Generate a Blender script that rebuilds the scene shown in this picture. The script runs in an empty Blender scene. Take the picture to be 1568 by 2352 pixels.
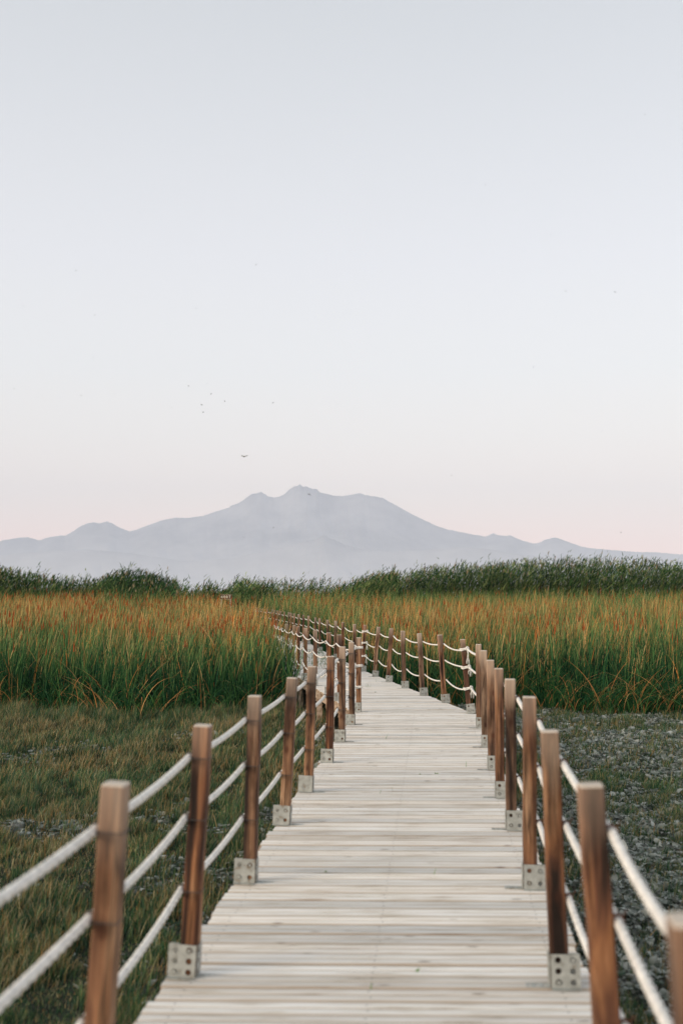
import bpy, bmesh, math, random
import numpy as np
from mathutils import Vector, Matrix

random.seed(7)
rng = np.random.default_rng(11)
scene = bpy.context.scene
COL = scene.collection
R = math.radians

# ------------------------------------------------------------------ camera
HC = 1.55                       # eye height above the deck
F = 2350.0                      # focal length in 1568-wide photo pixels
PITCH = math.atan(209 / F)
W0, H0 = 1568.0, 2352.0

def ray(px, py):
    """World direction of a photo pixel (1568x2352 frame)."""
    x = (px - W0 / 2) / F
    y = (H0 / 2 - py) / F
    c, s = math.cos(PITCH), math.sin(PITCH)
    return Vector((x, c - s * y, s + c * y))

def on_plane(px, py, z=0.0):
    d = ray(px, py)
    t = (z - HC) / d.z
    return Vector((d.x * t, d.y * t, z))

def at_depth(px, py, Y):
    d = ray(px, py)
    t = Y / d.y
    return Vector((d.x * t, Y, HC + d.z * t))

cam_d = bpy.data.cameras.new("camera")
cam = bpy.data.objects.new("camera", cam_d)
COL.objects.link(cam)
cam.location = (0, 0, HC)
cam.rotation_euler = (R(90) + PITCH, 0, 0)
cam_d.sensor_fit = 'VERTICAL'
cam_d.sensor_height = 36.0
cam_d.lens = F / H0 * 36.0
cam_d.clip_start = 0.05
cam_d.clip_end = 90000
cam_d.dof.use_dof = True
cam_d.dof.focus_distance = 18.5
cam_d.dof.aperture_fstop = 2.0
scene.camera = cam

# ------------------------------------------------------------------ helpers
def tag(o, label=None, cat=None, group=None, kind=None):
    if label: o["label"] = label
    if cat: o["category"] = cat
    if group: o["group"] = group
    if kind: o["kind"] = kind
    return o

def empty(name, loc=(0, 0, 0)):
    o = bpy.data.objects.new(name, None)
    o.location = loc
    o.empty_display_size = 0.1
    COL.objects.link(o)
    return o

class MB:
    """Collects polygons, then links them as one mesh object."""
    def __init__(self):
        self.v, self.f, self.c = [], [], []
    def add(self, verts, faces, col=None):
        n = len(self.v)
        self.v += [tuple(p) for p in verts]
        self.f += [tuple(i + n for i in fa) for fa in faces]
        self.c += [col or (1, 1, 1, 1)] * len(verts)
    def box(self, lo, hi, M=None, ch=0.0, col=None):
        """Axis box with chamfered vertical edges when ch > 0."""
        x0, y0, z0 = lo; x1, y1, z1 = hi
        if ch <= 0:
            ring = [(x0, y0), (x1, y0), (x1, y1), (x0, y1)]
        else:
            ring = [(x0 + ch, y0), (x1 - ch, y0), (x1, y0 + ch), (x1, y1 - ch), (x1 - ch, y1), (x0 + ch, y1), (x0, y1 - ch), (x0, y0 + ch)]
        n = len(ring)
        if ch > 0:
            cx, cy = (x0 + x1) / 2, (y0 + y1) / 2
            k = 1 - 0.7 * ch / max(x1 - cx, 1e-6)
            levels = [(z0, 1.0), (z1 - ch * .7, 1.0), (z1, k)]
        else:
            cx = cy = 0
            levels = [(z0, 1.0), (z1, 1.0)]
        vs = []
        for z, k in levels:
            for (x, y) in ring:
                vs.append(Vector((cx + (x - cx) * k, cy + (y - cy) * k, z) if ch > 0 else (x, y, z)))
        if M is not None: vs = [M @ p for p in vs]
        fs = []
        for L in range(len(levels) - 1):
            for i in range(n):
                j = (i + 1) % n
                fs.append((L * n + i, L * n + j, (L + 1) * n + j, (L + 1) * n + i))
        fs.append(tuple(reversed(range(n))))
        fs.append(tuple((len(levels) - 1) * n + i for i in range(n)))
        self.add(vs, fs, col)
    def tube(self, pts, rad, n=8, col=None, cap=True):
        rads = rad if isinstance(rad, (list, tuple)) else [rad] * len(pts)
        pts = [Vector(p) for p in pts]
        vs = []
        up0 = Vector((0, 0, 1))
        for i, p in enumerate(pts):
            d = (pts[min(i + 1, len(pts) - 1)] - pts[max(i - 1, 0)]).normalized()
            a = d.cross(up0)
            if a.length < 1e-3: a = Vector((1, 0, 0))
            a.normalize(); b = d.cross(a).normalized()
            for k in range(n):
                t = 2 * math.pi * k / n
                vs.append(p + (a * math.cos(t) + b * math.sin(t)) * rads[i])
        fs = []
        for i in range(len(pts) - 1):
            for k in range(n):
                j = (k + 1) % n
                fs.append((i * n + k, i * n + j, (i + 1) * n + j, (i + 1) * n + k))
        if cap:
            fs.append(tuple(reversed(range(n))))
            fs.append(tuple((len(pts) - 1) * n + k for k in range(n)))
        self.add(vs, fs, col)
    def mesh(self, name, mat, smooth=False):
        me = bpy.data.meshes.new(name)
        me.from_pydata(self.v, [], self.f)
        a = me.color_attributes.new("Col", 'FLOAT_COLOR', 'POINT')
        a.data.foreach_set("color", np.array(self.c, dtype=np.float32).ravel())
        if mat: me.materials.append(mat)
        if smooth: me.polygons.foreach_set("use_smooth", [True] * len(me.polygons))
        me.update()
        return me
    def build(self, name, mat, parent=None, smooth=False):
        o = bpy.data.objects.new(name, self.mesh(name, mat, smooth))
        COL.objects.link(o)
        if parent: o.parent = parent
        return o

def np_mesh(name, verts, quads, mat, cols=None, smooth=False, parent=None):
    me = bpy.data.meshes.new(name)
    nv, nq = len(verts), len(quads)
    me.vertices.add(nv)
    me.vertices.foreach_set("co", np.ascontiguousarray(verts, dtype=np.float32).ravel())
    me.loops.add(nq * 4)
    me.loops.foreach_set("vertex_index", np.ascontiguousarray(quads, dtype=np.int32).ravel())
    me.polygons.add(nq)
    me.polygons.foreach_set("loop_start", np.arange(0, nq * 4, 4, dtype=np.int32))
    me.polygons.foreach_set("loop_total", np.full(nq, 4, dtype=np.int32))
    if smooth: me.polygons.foreach_set("use_smooth", np.ones(nq, dtype=bool))
    if cols is not None:
        a = me.color_attributes.new("Col", 'FLOAT_COLOR', 'POINT')
        c4 = np.ones((nv, 4), dtype=np.float32); c4[:, :3] = cols
        a.data.foreach_set("color", c4.ravel())
    me.materials.append(mat)
    me.update(calc_edges=True)
    o = bpy.data.objects.new(name, me)
    COL.objects.link(o)
    if parent: o.parent = parent
    return o

# value noise
_T = rng.random((256, 256))
def vnoise(x, y):
    xi, yi = np.floor(x).astype(int), np.floor(y).astype(int)
    fx, fy = x - xi, y - yi
    fx = fx * fx * (3 - 2 * fx); fy = fy * fy * (3 - 2 * fy)
    a = _T[xi % 256, yi % 256]; b = _T[(xi + 1) % 256, yi % 256]
    c = _T[xi % 256, (yi + 1) % 256]; d = _T[(xi + 1) % 256, (yi + 1) % 256]
    return (a * (1 - fx) + b * fx) * (1 - fy) + (c * (1 - fx) + d * fx) * fy
def fbm(x, y, oct=4, ox=0.0):
    s = 0; amp = 1; tot = 0
    for i in range(oct):
        s = s + amp * vnoise(x * 2 ** i + 17.3 * i + ox, y * 2 ** i + 9.1 * i + ox)
        tot += amp; amp *= 0.5
    return s / tot
def sstep(a, b, x):
    t = np.clip((x - a) / (b - a), 0, 1)
    return t * t * (3 - 2 * t)

# ------------------------------------------------------------------ materials
def new_mat(name):
    m = bpy.data.materials.new(name); m.use_nodes = True
    nt = m.node_tree; nt.nodes.clear()
    out = nt.nodes.new("ShaderNodeOutputMaterial")
    return m, nt, out
def N(nt, t, **kw):
    n = nt.nodes.new(t)
    for k, v in kw.items(): setattr(n, k, v)
    return n
def principled(nt, out, rough=0.7, metal=0.0, spec=0.3):
    b = N(nt, "ShaderNodeBsdfPrincipled")
    b.inputs["Roughness"].default_value = rough
    b.inputs["Metallic"].default_value = metal
    b.inputs["Specular IOR Level"].default_value = spec
    nt.links.new(b.outputs[0], out.inputs[0])
    return b
def ramp(nt, stops, interp='LINEAR'):
    r = N(nt, "ShaderNodeValToRGB")
    r.color_ramp.interpolation = interp
    e = r.color_ramp.elements
    while len(e) > 1: e.remove(e[-1])
    e[0].position, e[0].color = stops[0][0], (*stops[0][1], 1)
    for p, c in stops[1:]:
        x = e.new(p); x.color = (*c, 1)
    return r
def mixc(nt, a, b, fac, mode='MIX'):
    m = N(nt, "ShaderNodeMix", data_type='RGBA', blend_type=mode)
    for sock, v in ((m.inputs[0], fac), (m.inputs[6], a), (m.inputs[7], b)):
        if hasattr(v, "links"): nt.links.new(v, sock)
        elif isinstance(v, (int, float)): sock.default_value = v
        else: sock.default_value = (*v, 1)
    return m.outputs[2]
def math_n(nt, op, a, b=None, c=None, clamp=False):
    m = N(nt, "ShaderNodeMath", operation=op, use_clamp=clamp)
    for i, v in enumerate((a, b, c)):
        if v is None: continue
        if hasattr(v, "links"): nt.links.new(v, m.inputs[i])
        else: m.inputs[i].default_value = v
    return m.outputs[0]
def bump(nt, h, dist=0.01, strength=0.6):
    b = N(nt, "ShaderNodeBump")
    b.inputs["Strength"].default_value = strength
    b.inputs["Distance"].default_value = dist
    nt.links.new(h, b.inputs["Height"])
    return b.outputs[0]
def objcoord(nt, scale, rnd=True):
    tc = N(nt, "ShaderNodeTexCoord")
    mp = N(nt, "ShaderNodeMapping"); mp.inputs["Scale"].default_value = scale
    nt.links.new(tc.outputs["Object"], mp.inputs[0])
    if rnd:
        oi = N(nt, "ShaderNodeObjectInfo")
        mm = math_n(nt, 'MULTIPLY', oi.outputs["Random"], 37.0)
        cb = N(nt, "ShaderNodeCombineXYZ")
        for i in range(3): nt.links.new(mm, cb.inputs[i])
        nt.links.new(cb.outputs[0], mp.inputs["Location"])
        return mp.outputs[0], oi.outputs["Random"], tc
    return mp.outputs[0], None, tc

# post wood ---------------------------------------------------------
def post_mat():
    m, nt, out = new_mat("post_wood")
    b = principled(nt, out, 0.72, spec=0.25)
    v, rnd, tc = objcoord(nt, (1, 1, 1))
    # grain: stretched noise
    mp = N(nt, "ShaderNodeMapping"); mp.inputs["Scale"].default_value = (55, 55, 2.2)
    nt.links.new(v, mp.inputs[0])
    g = N(nt, "ShaderNodeTexNoise"); g.inputs["Scale"].default_value = 1; g.inputs["Detail"].default_value = 6; g.inputs["Distortion"].default_value = .4
    nt.links.new(mp.outputs[0], g.inputs[0])
    mp2 = N(nt, "ShaderNodeMapping"); mp2.inputs["Scale"].default_value = (13, 13, 1.3)
    nt.links.new(v, mp2.inputs[0])
    g2 = N(nt, "ShaderNodeTexNoise"); g2.inputs["Scale"].default_value = 1; g2.inputs["Detail"].default_value = 4; g2.inputs["Distortion"].default_value = .8
    nt.links.new(mp2.outputs[0], g2.inputs[0])
    base = ramp(nt, [(0.34, (0.022, 0.011, 0.007)), (0.43, (0.115, 0.042, 0.020)), (0.53, (0.27, 0.115, 0.045)), (0.68, (0.42, 0.235, 0.12))])
    nt.links.new(g2.outputs[0], base.inputs[0])
    grey = ramp(nt, [(0.34, (0.028, 0.020, 0.015)), (0.43, (0.10, 0.066, 0.046)), (0.55, (0.20, 0.132, 0.088)), (0.7, (0.34, 0.25, 0.175))])
    nt.links.new(g2.outputs[0], grey.inputs[0])
    # each post its own degree of weathering
    wn = N(nt, "ShaderNodeTexWhiteNoise", noise_dimensions='1D'); nt.links.new(rnd, wn.inputs["W"])
    c = mixc(nt, base.outputs[0], grey.outputs[0], math_n(nt, 'MULTIPLY_ADD', wn.outputs[0], 0.75, 0.15))
    gr = ramp(nt, [(0.36, (0.30, 0.28, 0.27)), (0.46, (.85, .85, .85)), (0.6, (1.12, 1.12, 1.12))])
    nt.links.new(g.outputs[0], gr.inputs[0])
    c = mixc(nt, c, gr.outputs[0], 0.85, 'MULTIPLY')
    # knots
    vk = N(nt, "ShaderNodeTexVoronoi"); vk.inputs["Scale"].default_value = 1
    mp3 = N(nt, "ShaderNodeMapping"); mp3.inputs["Scale"].default_value = (10, 10, 5.2)
    nt.links.new(v, mp3.inputs[0]); nt.links.new(mp3.outputs[0], vk.inputs[0])
    kn = ramp(nt, [(0.10, (1, 1, 1)), (0.17, (0.35, 0.35, 0.35)), (0.28, (0, 0, 0))]); nt.links.new(vk.outputs["Distance"], kn.inputs[0])
    c = mixc(nt, c, (0.075, 0.028, 0.014), math_n(nt, 'MULTIPLY', kn.outputs[0], 0.85))
    mp4 = N(nt, "ShaderNodeMapping"); mp4.inputs["Scale"].default_value = (38, 38, 1.6)
    nt.links.new(v, mp4.inputs[0])
    ck = N(nt, "ShaderNodeTexVoronoi", feature='DISTANCE_TO_EDGE'); ck.inputs["Scale"].default_value = 1
    nt.links.new(mp4.outputs[0], ck.inputs[0])
    cm = ramp(nt, [(0.0, (1, 1, 1)), (0.07, (0, 0, 0))]); nt.links.new(ck.outputs["Distance"], cm.inputs[0])
    cw_ = ramp(nt, [(0.50, (0, 0, 0)), (0.60, (1, 1, 1))]); nt.links.new(g2.outputs[0], cw_.inputs[0])
    c = mixc(nt, c, (0.03, 0.016, 0.010), math_n(nt, 'MULTIPLY', math_n(nt, 'MULTIPLY', cm.outputs[0], cw_.outputs[0]), .8))
    # broad dark weather stains
    mp5 = N(nt, "ShaderNodeMapping"); mp5.inputs["Scale"].default_value = (7, 7, 2.0); nt.links.new(v, mp5.inputs[0])
    stn = N(nt, "ShaderNodeTexNoise"); stn.inputs["Scale"].default_value = 1; stn.inputs["Detail"].default_value = 5; nt.links.new(mp5.outputs[0], stn.inputs[0])
    sr_ = ramp(nt, [(0.38, (0.45, 0.42, 0.40)), (0.48, (1, 1, 1)), (0.66, (1.3, 1.27, 1.22))]); nt.links.new(stn.outputs[0], sr_.inputs[0])
    c = mixc(nt, c, sr_.outputs[0], 1.0, 'MULTIPLY')
    # bleached top end
    sp = N(nt, "ShaderNodeSeparateXYZ"); nt.links.new(tc.outputs["Object"], sp.inputs[0])
    nz = math_n(nt, 'MULTIPLY', math_n(nt, 'SUBTRACT', g2.outputs[0], 0.5), 0.35)
    top = math_n(nt, 'ADD', sp.outputs[2], nz)
    tr = N(nt, "ShaderNodeMapRange"); tr.inputs[1].default_value = 0.80; tr.inputs[2].default_value = 1.05
    nt.links.new(top, tr.inputs[0])
    c = mixc(nt, c, (0.46, 0.37, 0.29), math_n(nt, 'MULTIPLY', tr.outputs[0], math_n(nt, 'MULTIPLY_ADD', wn.outputs[0], .6, .25)))
    endg = math_n(nt, 'GREATER_THAN', sp.outputs[2], 1.0395)
    c = mixc(nt, c, (0.60, 0.54, 0.46), math_n(nt, 'MULTIPLY', endg, .8))
    nt.links.new(c, b.inputs["Base Color"])
    nt.links.new(bump(nt, g.outputs[0], 0.002, 0.7), b.inputs["Normal"])
    return m
M_POST = post_mat()

def deck_mat():
    m, nt, out = new_mat("deck_wood")
    b = principled(nt, out, 0.8, spec=0.2)
    at = N(nt, "ShaderNodeVertexColor"); at.layer_name = "Col"
    v, _, tc = objcoord(nt, (3.0, 60, 60), False)
    g = N(nt, "ShaderNodeTexNoise"); g.inputs["Scale"].default_value = 1; g.inputs["Detail"].default_value = 5; g.inputs["Distortion"].default_value = .3
    nt.links.new(v, g.inputs[0])
    gr = ramp(nt, [(0.30, (0.58, 0.49, 0.41)), (0.42, (0.92, 0.895, 0.865)), (0.62, (1.04, 1.04, 1.04))]); nt.links.new(g.outputs[0], gr.inputs[0])
    c = mixc(nt, at.outputs[0], gr.outputs[0], 0.9, 'MULTIPLY')
    v2, _, _ = objcoord(nt, (1.6, 9.0, 1), False)
    s = N(nt, "ShaderNodeTexNoise"); s.inputs["Scale"].default_value = 1; s.inputs["Detail"].default_value = 7; s.inputs["Roughness"].default_value = .7
    nt.links.new(v2, s.inputs[0])
    sr = ramp(nt, [(0.30, (0.70, 0.65, 0.58)), (0.42, (0.95, 0.94, 0.92)), (0.52, (1, 1, 1)), (0.7, (1.04, 1.04, 1.05))]); nt.links.new(s.outputs[0], sr.inputs[0])
    c = mixc(nt, c, sr.outputs[0], 1.0, 'MULTIPLY')
    # knots and small dark blemishes
    vk = N(nt, "ShaderNodeTexVoronoi"); vk.inputs["Scale"].default_value = 1
    v3, _, _ = objcoord(nt, (3.1, 11, 1), False); nt.links.new(v3, vk.inputs[0])
    kn = ramp(nt, [(0.05, (1, 1, 1)), (0.12, (0, 0, 0))]); nt.links.new(vk.outputs["Distance"], kn.inputs[0])
    c = mixc(nt, c, (0.16, 0.11, 0.08), math_n(nt, 'MULTIPLY', kn.outputs[0], 0.75))
    nt.links.new(c, b.inputs["Base Color"])
    nt.links.new(bump(nt, g.outputs[0], 0.002, 0.5), b.inputs["Normal"])
    return m
M_DECK = deck_mat()

def simple_wood(name, col, col2):
    m, nt, out = new_mat(name)
    b = principled(nt, out, 0.8, spec=0.2)
    v, _, _ = objcoord(nt, (14, 3, 14))
    g = N(nt, "ShaderNodeTexNoise"); g.inputs["Scale"].default_value = 1; g.inputs["Detail"].default_value = 5
    nt.links.new(v, g.inputs[0])
    gr = ramp(nt, [(0.35, col2), (0.6, col)]); nt.links.new(g.outputs[0], gr.inputs[0])
    nt.links.new(gr.outputs[0], b.inputs["Base Color"])
    nt.links.new(bump(nt, g.outputs[0], 0.003, 0.5), b.inputs["Normal"])
    return m
M_BEAM = simple_wood("beam_wood", (0.46, 0.37, 0.29), (0.22, 0.15, 0.10))

def steel_mat():
    m, nt, out = new_mat("galvanised_steel")
    b = principled(nt, out, 0.55, metal=0.25, spec=0.4)
    v, _, _ = objcoord(nt, (24, 24, 24))
    g = N(nt, "ShaderNodeTexNoise"); g.inputs["Scale"].default_value = 1; g.inputs["Detail"].default_value = 7
    nt.links.new(v, g.inputs[0])
    gr = ramp(nt, [(0.27, (0.22, 0.18, 0.13)), (0.42, (0.33, 0.35, 0.33)), (0.7, (0.46, 0.485, 0.46))]); nt.links.new(g.outputs[0], gr.inputs[0])
    nt.links.new(gr.outputs[0], b.inputs["Base Color"])
    nt.links.new(bump(nt, g.outputs[0], 0.001, 0.5), b.inputs["Normal"])
    return m
M_STEEL = steel_mat()

def plain(name, col, rough=0.7, metal=0.0, noise=0.25, scale=40):
    m, nt, out = new_mat(name)
    b = principled(nt, out, rough, metal, 0.3)
    v, _, _ = objcoord(nt, (scale, scale, scale))
    g = N(nt, "ShaderNodeTexNoise"); g.inputs["Scale"].default_value = 1; g.inputs["Detail"].default_value = 4
    nt.links.new(v, g.inputs[0])
    gr = ramp(nt, [(0.3, tuple(c * (1 - noise) for c in col)), (0.7, tuple(min(1, c * (1 + noise)) for c in col))])
    nt.links.new(g.outputs[0], gr.inputs[0])
    nt.links.new(gr.outputs[0], b.inputs["Base Color"])
    nt.links.new(bump(nt, g.outputs[0], 0.002, 0.4), b.inputs["Normal"])
    return m
M_ROPE = plain("cotton_rope", (0.74, 0.725, 0.68), 0.9, noise=0.22, scale=45)
M_WIRE = plain("dark_wire", (0.10, 0.09, 0.08), 0.6, 0.3)
M_RUST = plain("rusty_wire", (0.12, 0.045, 0.025), 0.7, 0.2)
M_LITTER = plain("white_plastic", (0.72, 0.74, 0.78), 0.4, noise=.08)
M_BIRD = plain("bird_feathers", (0.035, 0.033, 0.032), 0.8)
M_DRONE = plain("drone_plastic", (0.10, 0.10, 0.10), 0.4)
M_DRONE2 = plain("drone_shell", (0.34, 0.33, 0.31), 0.4)
M_LENS = plain("drone_lens", (0.01, 0.01, 0.012), 0.1)
M_SIGN = plain("sign_board", (0.055, 0.022, 0.012), 0.7)
M_LETTER = plain("sign_paint", (0.58, 0.55, 0.45), 0.7, noise=.05)

def leaf_mat(name, trans=0.3, rough=0.55):
    m, nt, out = new_mat(name)
    at = N(nt, "ShaderNodeVertexColor"); at.layer_name = "Col"
    b = N(nt, "ShaderNodeBsdfPrincipled"); b.inputs["Roughness"].default_value = rough
    b.inputs["Specular IOR Level"].default_value = 0.12
    t = N(nt, "ShaderNodeBsdfTranslucent")
    mx = N(nt, "ShaderNodeMixShader"); mx.inputs[0].default_value = trans
    nt.links.new(at.outputs[0], b.inputs["Base Color"]); nt.links.new(at.outputs[0], t.inputs[0])
    nt.links.new(b.outputs[0], mx.inputs[1]); nt.links.new(t.outputs[0], mx.inputs[2])
    nt.links.new(mx.outputs[0], out.inputs[0])
    return m
M_LEAF = leaf_mat("leaf_blades", 0.16, 0.6)

def ground_mat():
    m, nt, out = new_mat("ground_soil")
    b = principled(nt, out, 0.95, spec=0.15)
    at = N(nt, "ShaderNodeVertexColor"); at.layer_name = "Col"
    tc = N(nt, "ShaderNodeTexCoord")
    g = N(nt, "ShaderNodeTexNoise"); g.inputs["Scale"].default_value = 22; g.inputs["Detail"].default_value = 8; g.inputs["Roughness"].default_value = .65
    nt.links.new(tc.outputs["Object"], g.inputs[0])
    gr = ramp(nt, [(0.35, (0.45, 0.45, 0.45)), (0.6, (1.2, 1.2, 1.2))]); nt.links.new(g.outputs[0], gr.inputs[0])
    c = mixc(nt, at.outputs[0], gr.outputs[0], 0.9, 'MULTIPLY')
    nt.links.new(c, b.inputs["Base Color"])
    nt.links.new(bump(nt, g.outputs[0], 0.02, 0.8), b.inputs["Normal"])
    return m
M_GROUND = ground_mat()

# ------------------------------------------------------------------ layout of the walkway
def XL(y):
    y = np.asarray(y, float)
    a = -0.69 + 0.088 * (y - 4.21)
    j = -0.69 + 0.088 * (14.7 - 4.21)
    b = j - 0.157 * (y - 14.7)
    k = j - 0.157 * (24.2 - 14.7)
    c = k - 0.118 * (y - 24.2) - 0.135 * np.maximum(y - 38.5, 0)
    return np.where(y < 14.7, a, np.where(y < 24.2, b, c))
def XR(y):
    y = np.asarray(y, float)
    a = 0.947 + 0.088 * (y - 4.115)
    j = 0.947 + 0.088 * (14.4 - 4.115)
    b = j - 0.150 * (y - 14.4)
    k = j - 0.150 * (23.4 - 14.4)
    c = k - 0.114 * (y - 23.4) - 0.135 * np.maximum(y - 38.5, 0)
    return np.where(y < 14.4, a, np.where(y < 23.4, b, c))

def rise(y):
    return 0.30 * float(sstep(34.0, 54.0, y))      # the far end climbs a little

GZ = -0.60
def ground_z(y):
    return GZ + 0.40 * sstep(24, 60, y)

# ------------------------------------------------------------------ boardwalk
walk = empty("boardwalk", (0.1, 6, 0))
tag(walk, "pale weathered plank boardwalk that bends left into the reeds", "boardwalk")
def child_at(o, root):
    o.parent = root
    o.matrix_parent_inverse = Matrix.Translation(-Vector(root.location))
    return o

mb = MB()
y = -0.6
pitch_b = 0.136
k = 0
nail_spots = []
while y < 58:
    k += 1
    bw = pitch_b - random.uniform(0.006, 0.011)
    if y > 40: bw = pitch_b * 2 - 0.009
    jl, jr = random.uniform(-.012, .012), random.uniform(-.012, .012)
    dz = random.uniform(-.002, .002) + rise(y)
    tone = random.choice([1.0, 1.02, .97, .91, .86, 1.05, .78]) * random.uniform(.97, 1.03)
    warm = random.uniform(-.02, .025)
    col = (0.80 * tone + warm, 0.79 * tone, 0.75 * tone - warm, 1)
    # cross-section over y: two shallow rounded ridges per board
    prof = [(0, -.030), (0, -.008), (.006, -.002), (.016, .0), (bw * .25, .001), (bw * .44, -.001), (bw * .475, -.007), (bw * .525, -.007), (bw * .56, -.001), (bw * .75, .001), (bw - .016, 0), (bw - .006, -.002), (bw, -.008), (bw, -.030)]
    if y > 40: prof = [(0, -.03), (0, 0), (bw, 0), (bw, -.03)]
    vs = []
    n = len(prof)
    ya = random.uniform(-.0015, .0015)
    for side in (0, 1):
        for (py, pz) in prof:
            yy = y + py
            x = float(XL(yy)) - .05 + jl if side == 0 else float(XR(yy)) + .05 + jr
            yt = yy - 0.018 * (x - 0.1) + ya * side
            vs.append((x, yt, pz + dz))
    fs = [(i, i + n, i + n + 1, i + 1) for i in range(n - 1)]
    fs.append(tuple(range(n))); fs.append(tuple(reversed(range(n, 2 * n))))
    brown = (0.40, 0.31, 0.225, 1)
    mb.add(vs, fs, col)
    for q_, (py, pz) in enumerate(prof * 2):
        if pz < -.0015: mb.c[-2 * n + q_] = brown if pz < -.006 else tuple((a_ + b_) / 2 for a_, b_ in zip(brown, col))
    if y < 30:
        for fx in (.04, .49, .955):
            for off in (.25, .72):
                xx = float(XL(y)) * (1 - fx) + float(XR(y)) * fx + random.uniform(-.006, .006)
                nail_spots.append((xx, y + bw * off - 0.018 * (xx - .1), .0012 + dz))
    y += pitch_b if y <= 40 else pitch_b * 2
deck = mb.build("decking", M_DECK)
child_at(deck, walk)
mb = MB()
for (x, yy, z) in nail_spots:
    r = .0046
    mb.add([(x + r * math.cos(a * math.pi / 3), yy + r * math.sin(a * math.pi / 3), z) for a in range(6)] , [(0, 1, 2, 3, 4, 5)])
nl = mb.build("nail_heads", M_WIRE); nl["kind"] = "stuff"
child_at(nl, walk)
# edge beams, centre beam
for which, off in ((XL, 0.02), (XR, -0.02), (None, 0)):
    mb = MB()
    ys = [-.6, 14.4 if which is XR else 14.7, 23.4 if which is XR else 24.2, 34, 38.5, 43, 47, 51, 58]
    for a, bb in zip(ys[:-1], ys[1:]):
        if which is None:
            xa, xb = float(XL(a) + XR(a)) / 2, float(XL(bb) + XR(bb)) / 2
        else:
            xa, xb = float(which(a)) + off, float(which(bb)) + off
        w = .028
        vs = []
        for (x, yy) in ((xa, a), (xb, bb)):
            yy = yy - 0.018 * (x - .1)
            for (dx, z) in ((-w, -.19), (w, -.19), (w, -.034), (-w, -.034)):
                vs.append((x + dx, yy, z + rise(yy)))
        mb.add(vs, [(0, 1, 5, 4), (1, 2, 6, 5), (2, 3, 7, 6), (3, 0, 4, 7), (3, 2, 1, 0), (4, 5, 6, 7)])
    child_at(mb.build("edge_beam" if which else "centre_beam", M_BEAM), walk)
# legs and cross beams under the deck
yy = 1.2
while yy < 36:
    xl, xr = float(XL(yy)), float(XR(yy))
    mb = MB(); mb.box((xl + .06, yy - .035, -.31), (xr - .06, yy + .035, -.193)); child_at(mb.build("cross_beam", M_BEAM), walk)
    for x in (xl - .045, xr + .045):
        mb = MB(); mb.box((x - .05, yy - .05, -1.0), (x + .05, yy + .05, -.055), ch=.006); child_at(mb.build("support_leg", M_BEAM), walk)
    yy += 1.43 if 13 < yy < 24 else 2.86

# ------------------------------------------------------------------ rope posts
S = 0.072
H = 1.046
def post_mesh(seed):
    r = random.Random(seed)
    mb = MB()
    ch = .007
    ring = [(-S/2 + ch, -S/2), (S/2 - ch, -S/2), (S/2, -S/2 + ch), (S/2, S/2 - ch), (S/2 - ch, S/2), (-S/2 + ch, S/2), (-S/2, S/2 - ch), (-S/2, -S/2 + ch)]
    n = 8; L = 12
    vs = []
    for l in range(L + 1):
        z = 0.004 + (H - .008 - .004) * l / L
        bx = .0015 * math.sin(l * .9 + seed) + r.uniform(-.0006, .0006); by = .0012 * math.cos(l * .7 + seed * 2)
        for (x, y) in ring: vs.append((x + bx + r.uniform(-.0005, .0005), y + by, z))
    for (x, y) in ring: vs.append((x * .90, y * .90, H - .001))
    fs = []
    for l in range(L + 1):
        for i in range(n):
            j = (i + 1) % n
            fs.append((l * n + i, l * n + j, (l + 1) * n + j, (l + 1) * n + i))
    fs.append(tuple(reversed(range(n)))); fs.append(tuple((L + 1) * n + i for i in range(n)))
    mb.add(vs, fs)
    return mb.mesh("rope_post_timber", M_POST)
POSTM = [post_mesh(s) for s in range(5)]

def plate(mb, x0, x1, z0, z1, nx, nz, rad, thick, place, slot=1.0):
    """Plate made of square cells, each with a round hole; 16 samples include the corners."""
    cw, chh = (x1 - x0) / nx, (z1 - z0) / nz
    m = 16
    for i in range(nx):
        for j in range(nz):
            cx, cz = x0 + cw * (i + .5), z0 + chh * (j + .5)
            sq, ci = [], []
            for k in range(m):
                a = 2 * math.pi * k / m
                ca, sa = math.cos(a), math.sin(a)
                q = max(abs(ca), abs(sa))
                sq.append((cx + ca / q * cw / 2, cz + sa / q * chh / 2))
                ci.append((cx + ca * rad * slot, cz + sa * rad))
            vs = []
            for w in (0, thick):
                vs += [place(u, v, w) for (u, v) in sq] + [place(u, v, w) for (u, v) in ci]
            fs = []
            for k in range(m):
                l = (k + 1) % m
                fs.append((k, l, m + l, m + k))
                fs.append((2 * m + k, 3 * m + k, 3 * m + l, 2 * m + l))
                fs.append((m + k, m + l, 3 * m + l, 3 * m + k))
                fs.append((k, 2 * m + k, 2 * m + l, l))
            mb.add(vs, fs)

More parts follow.
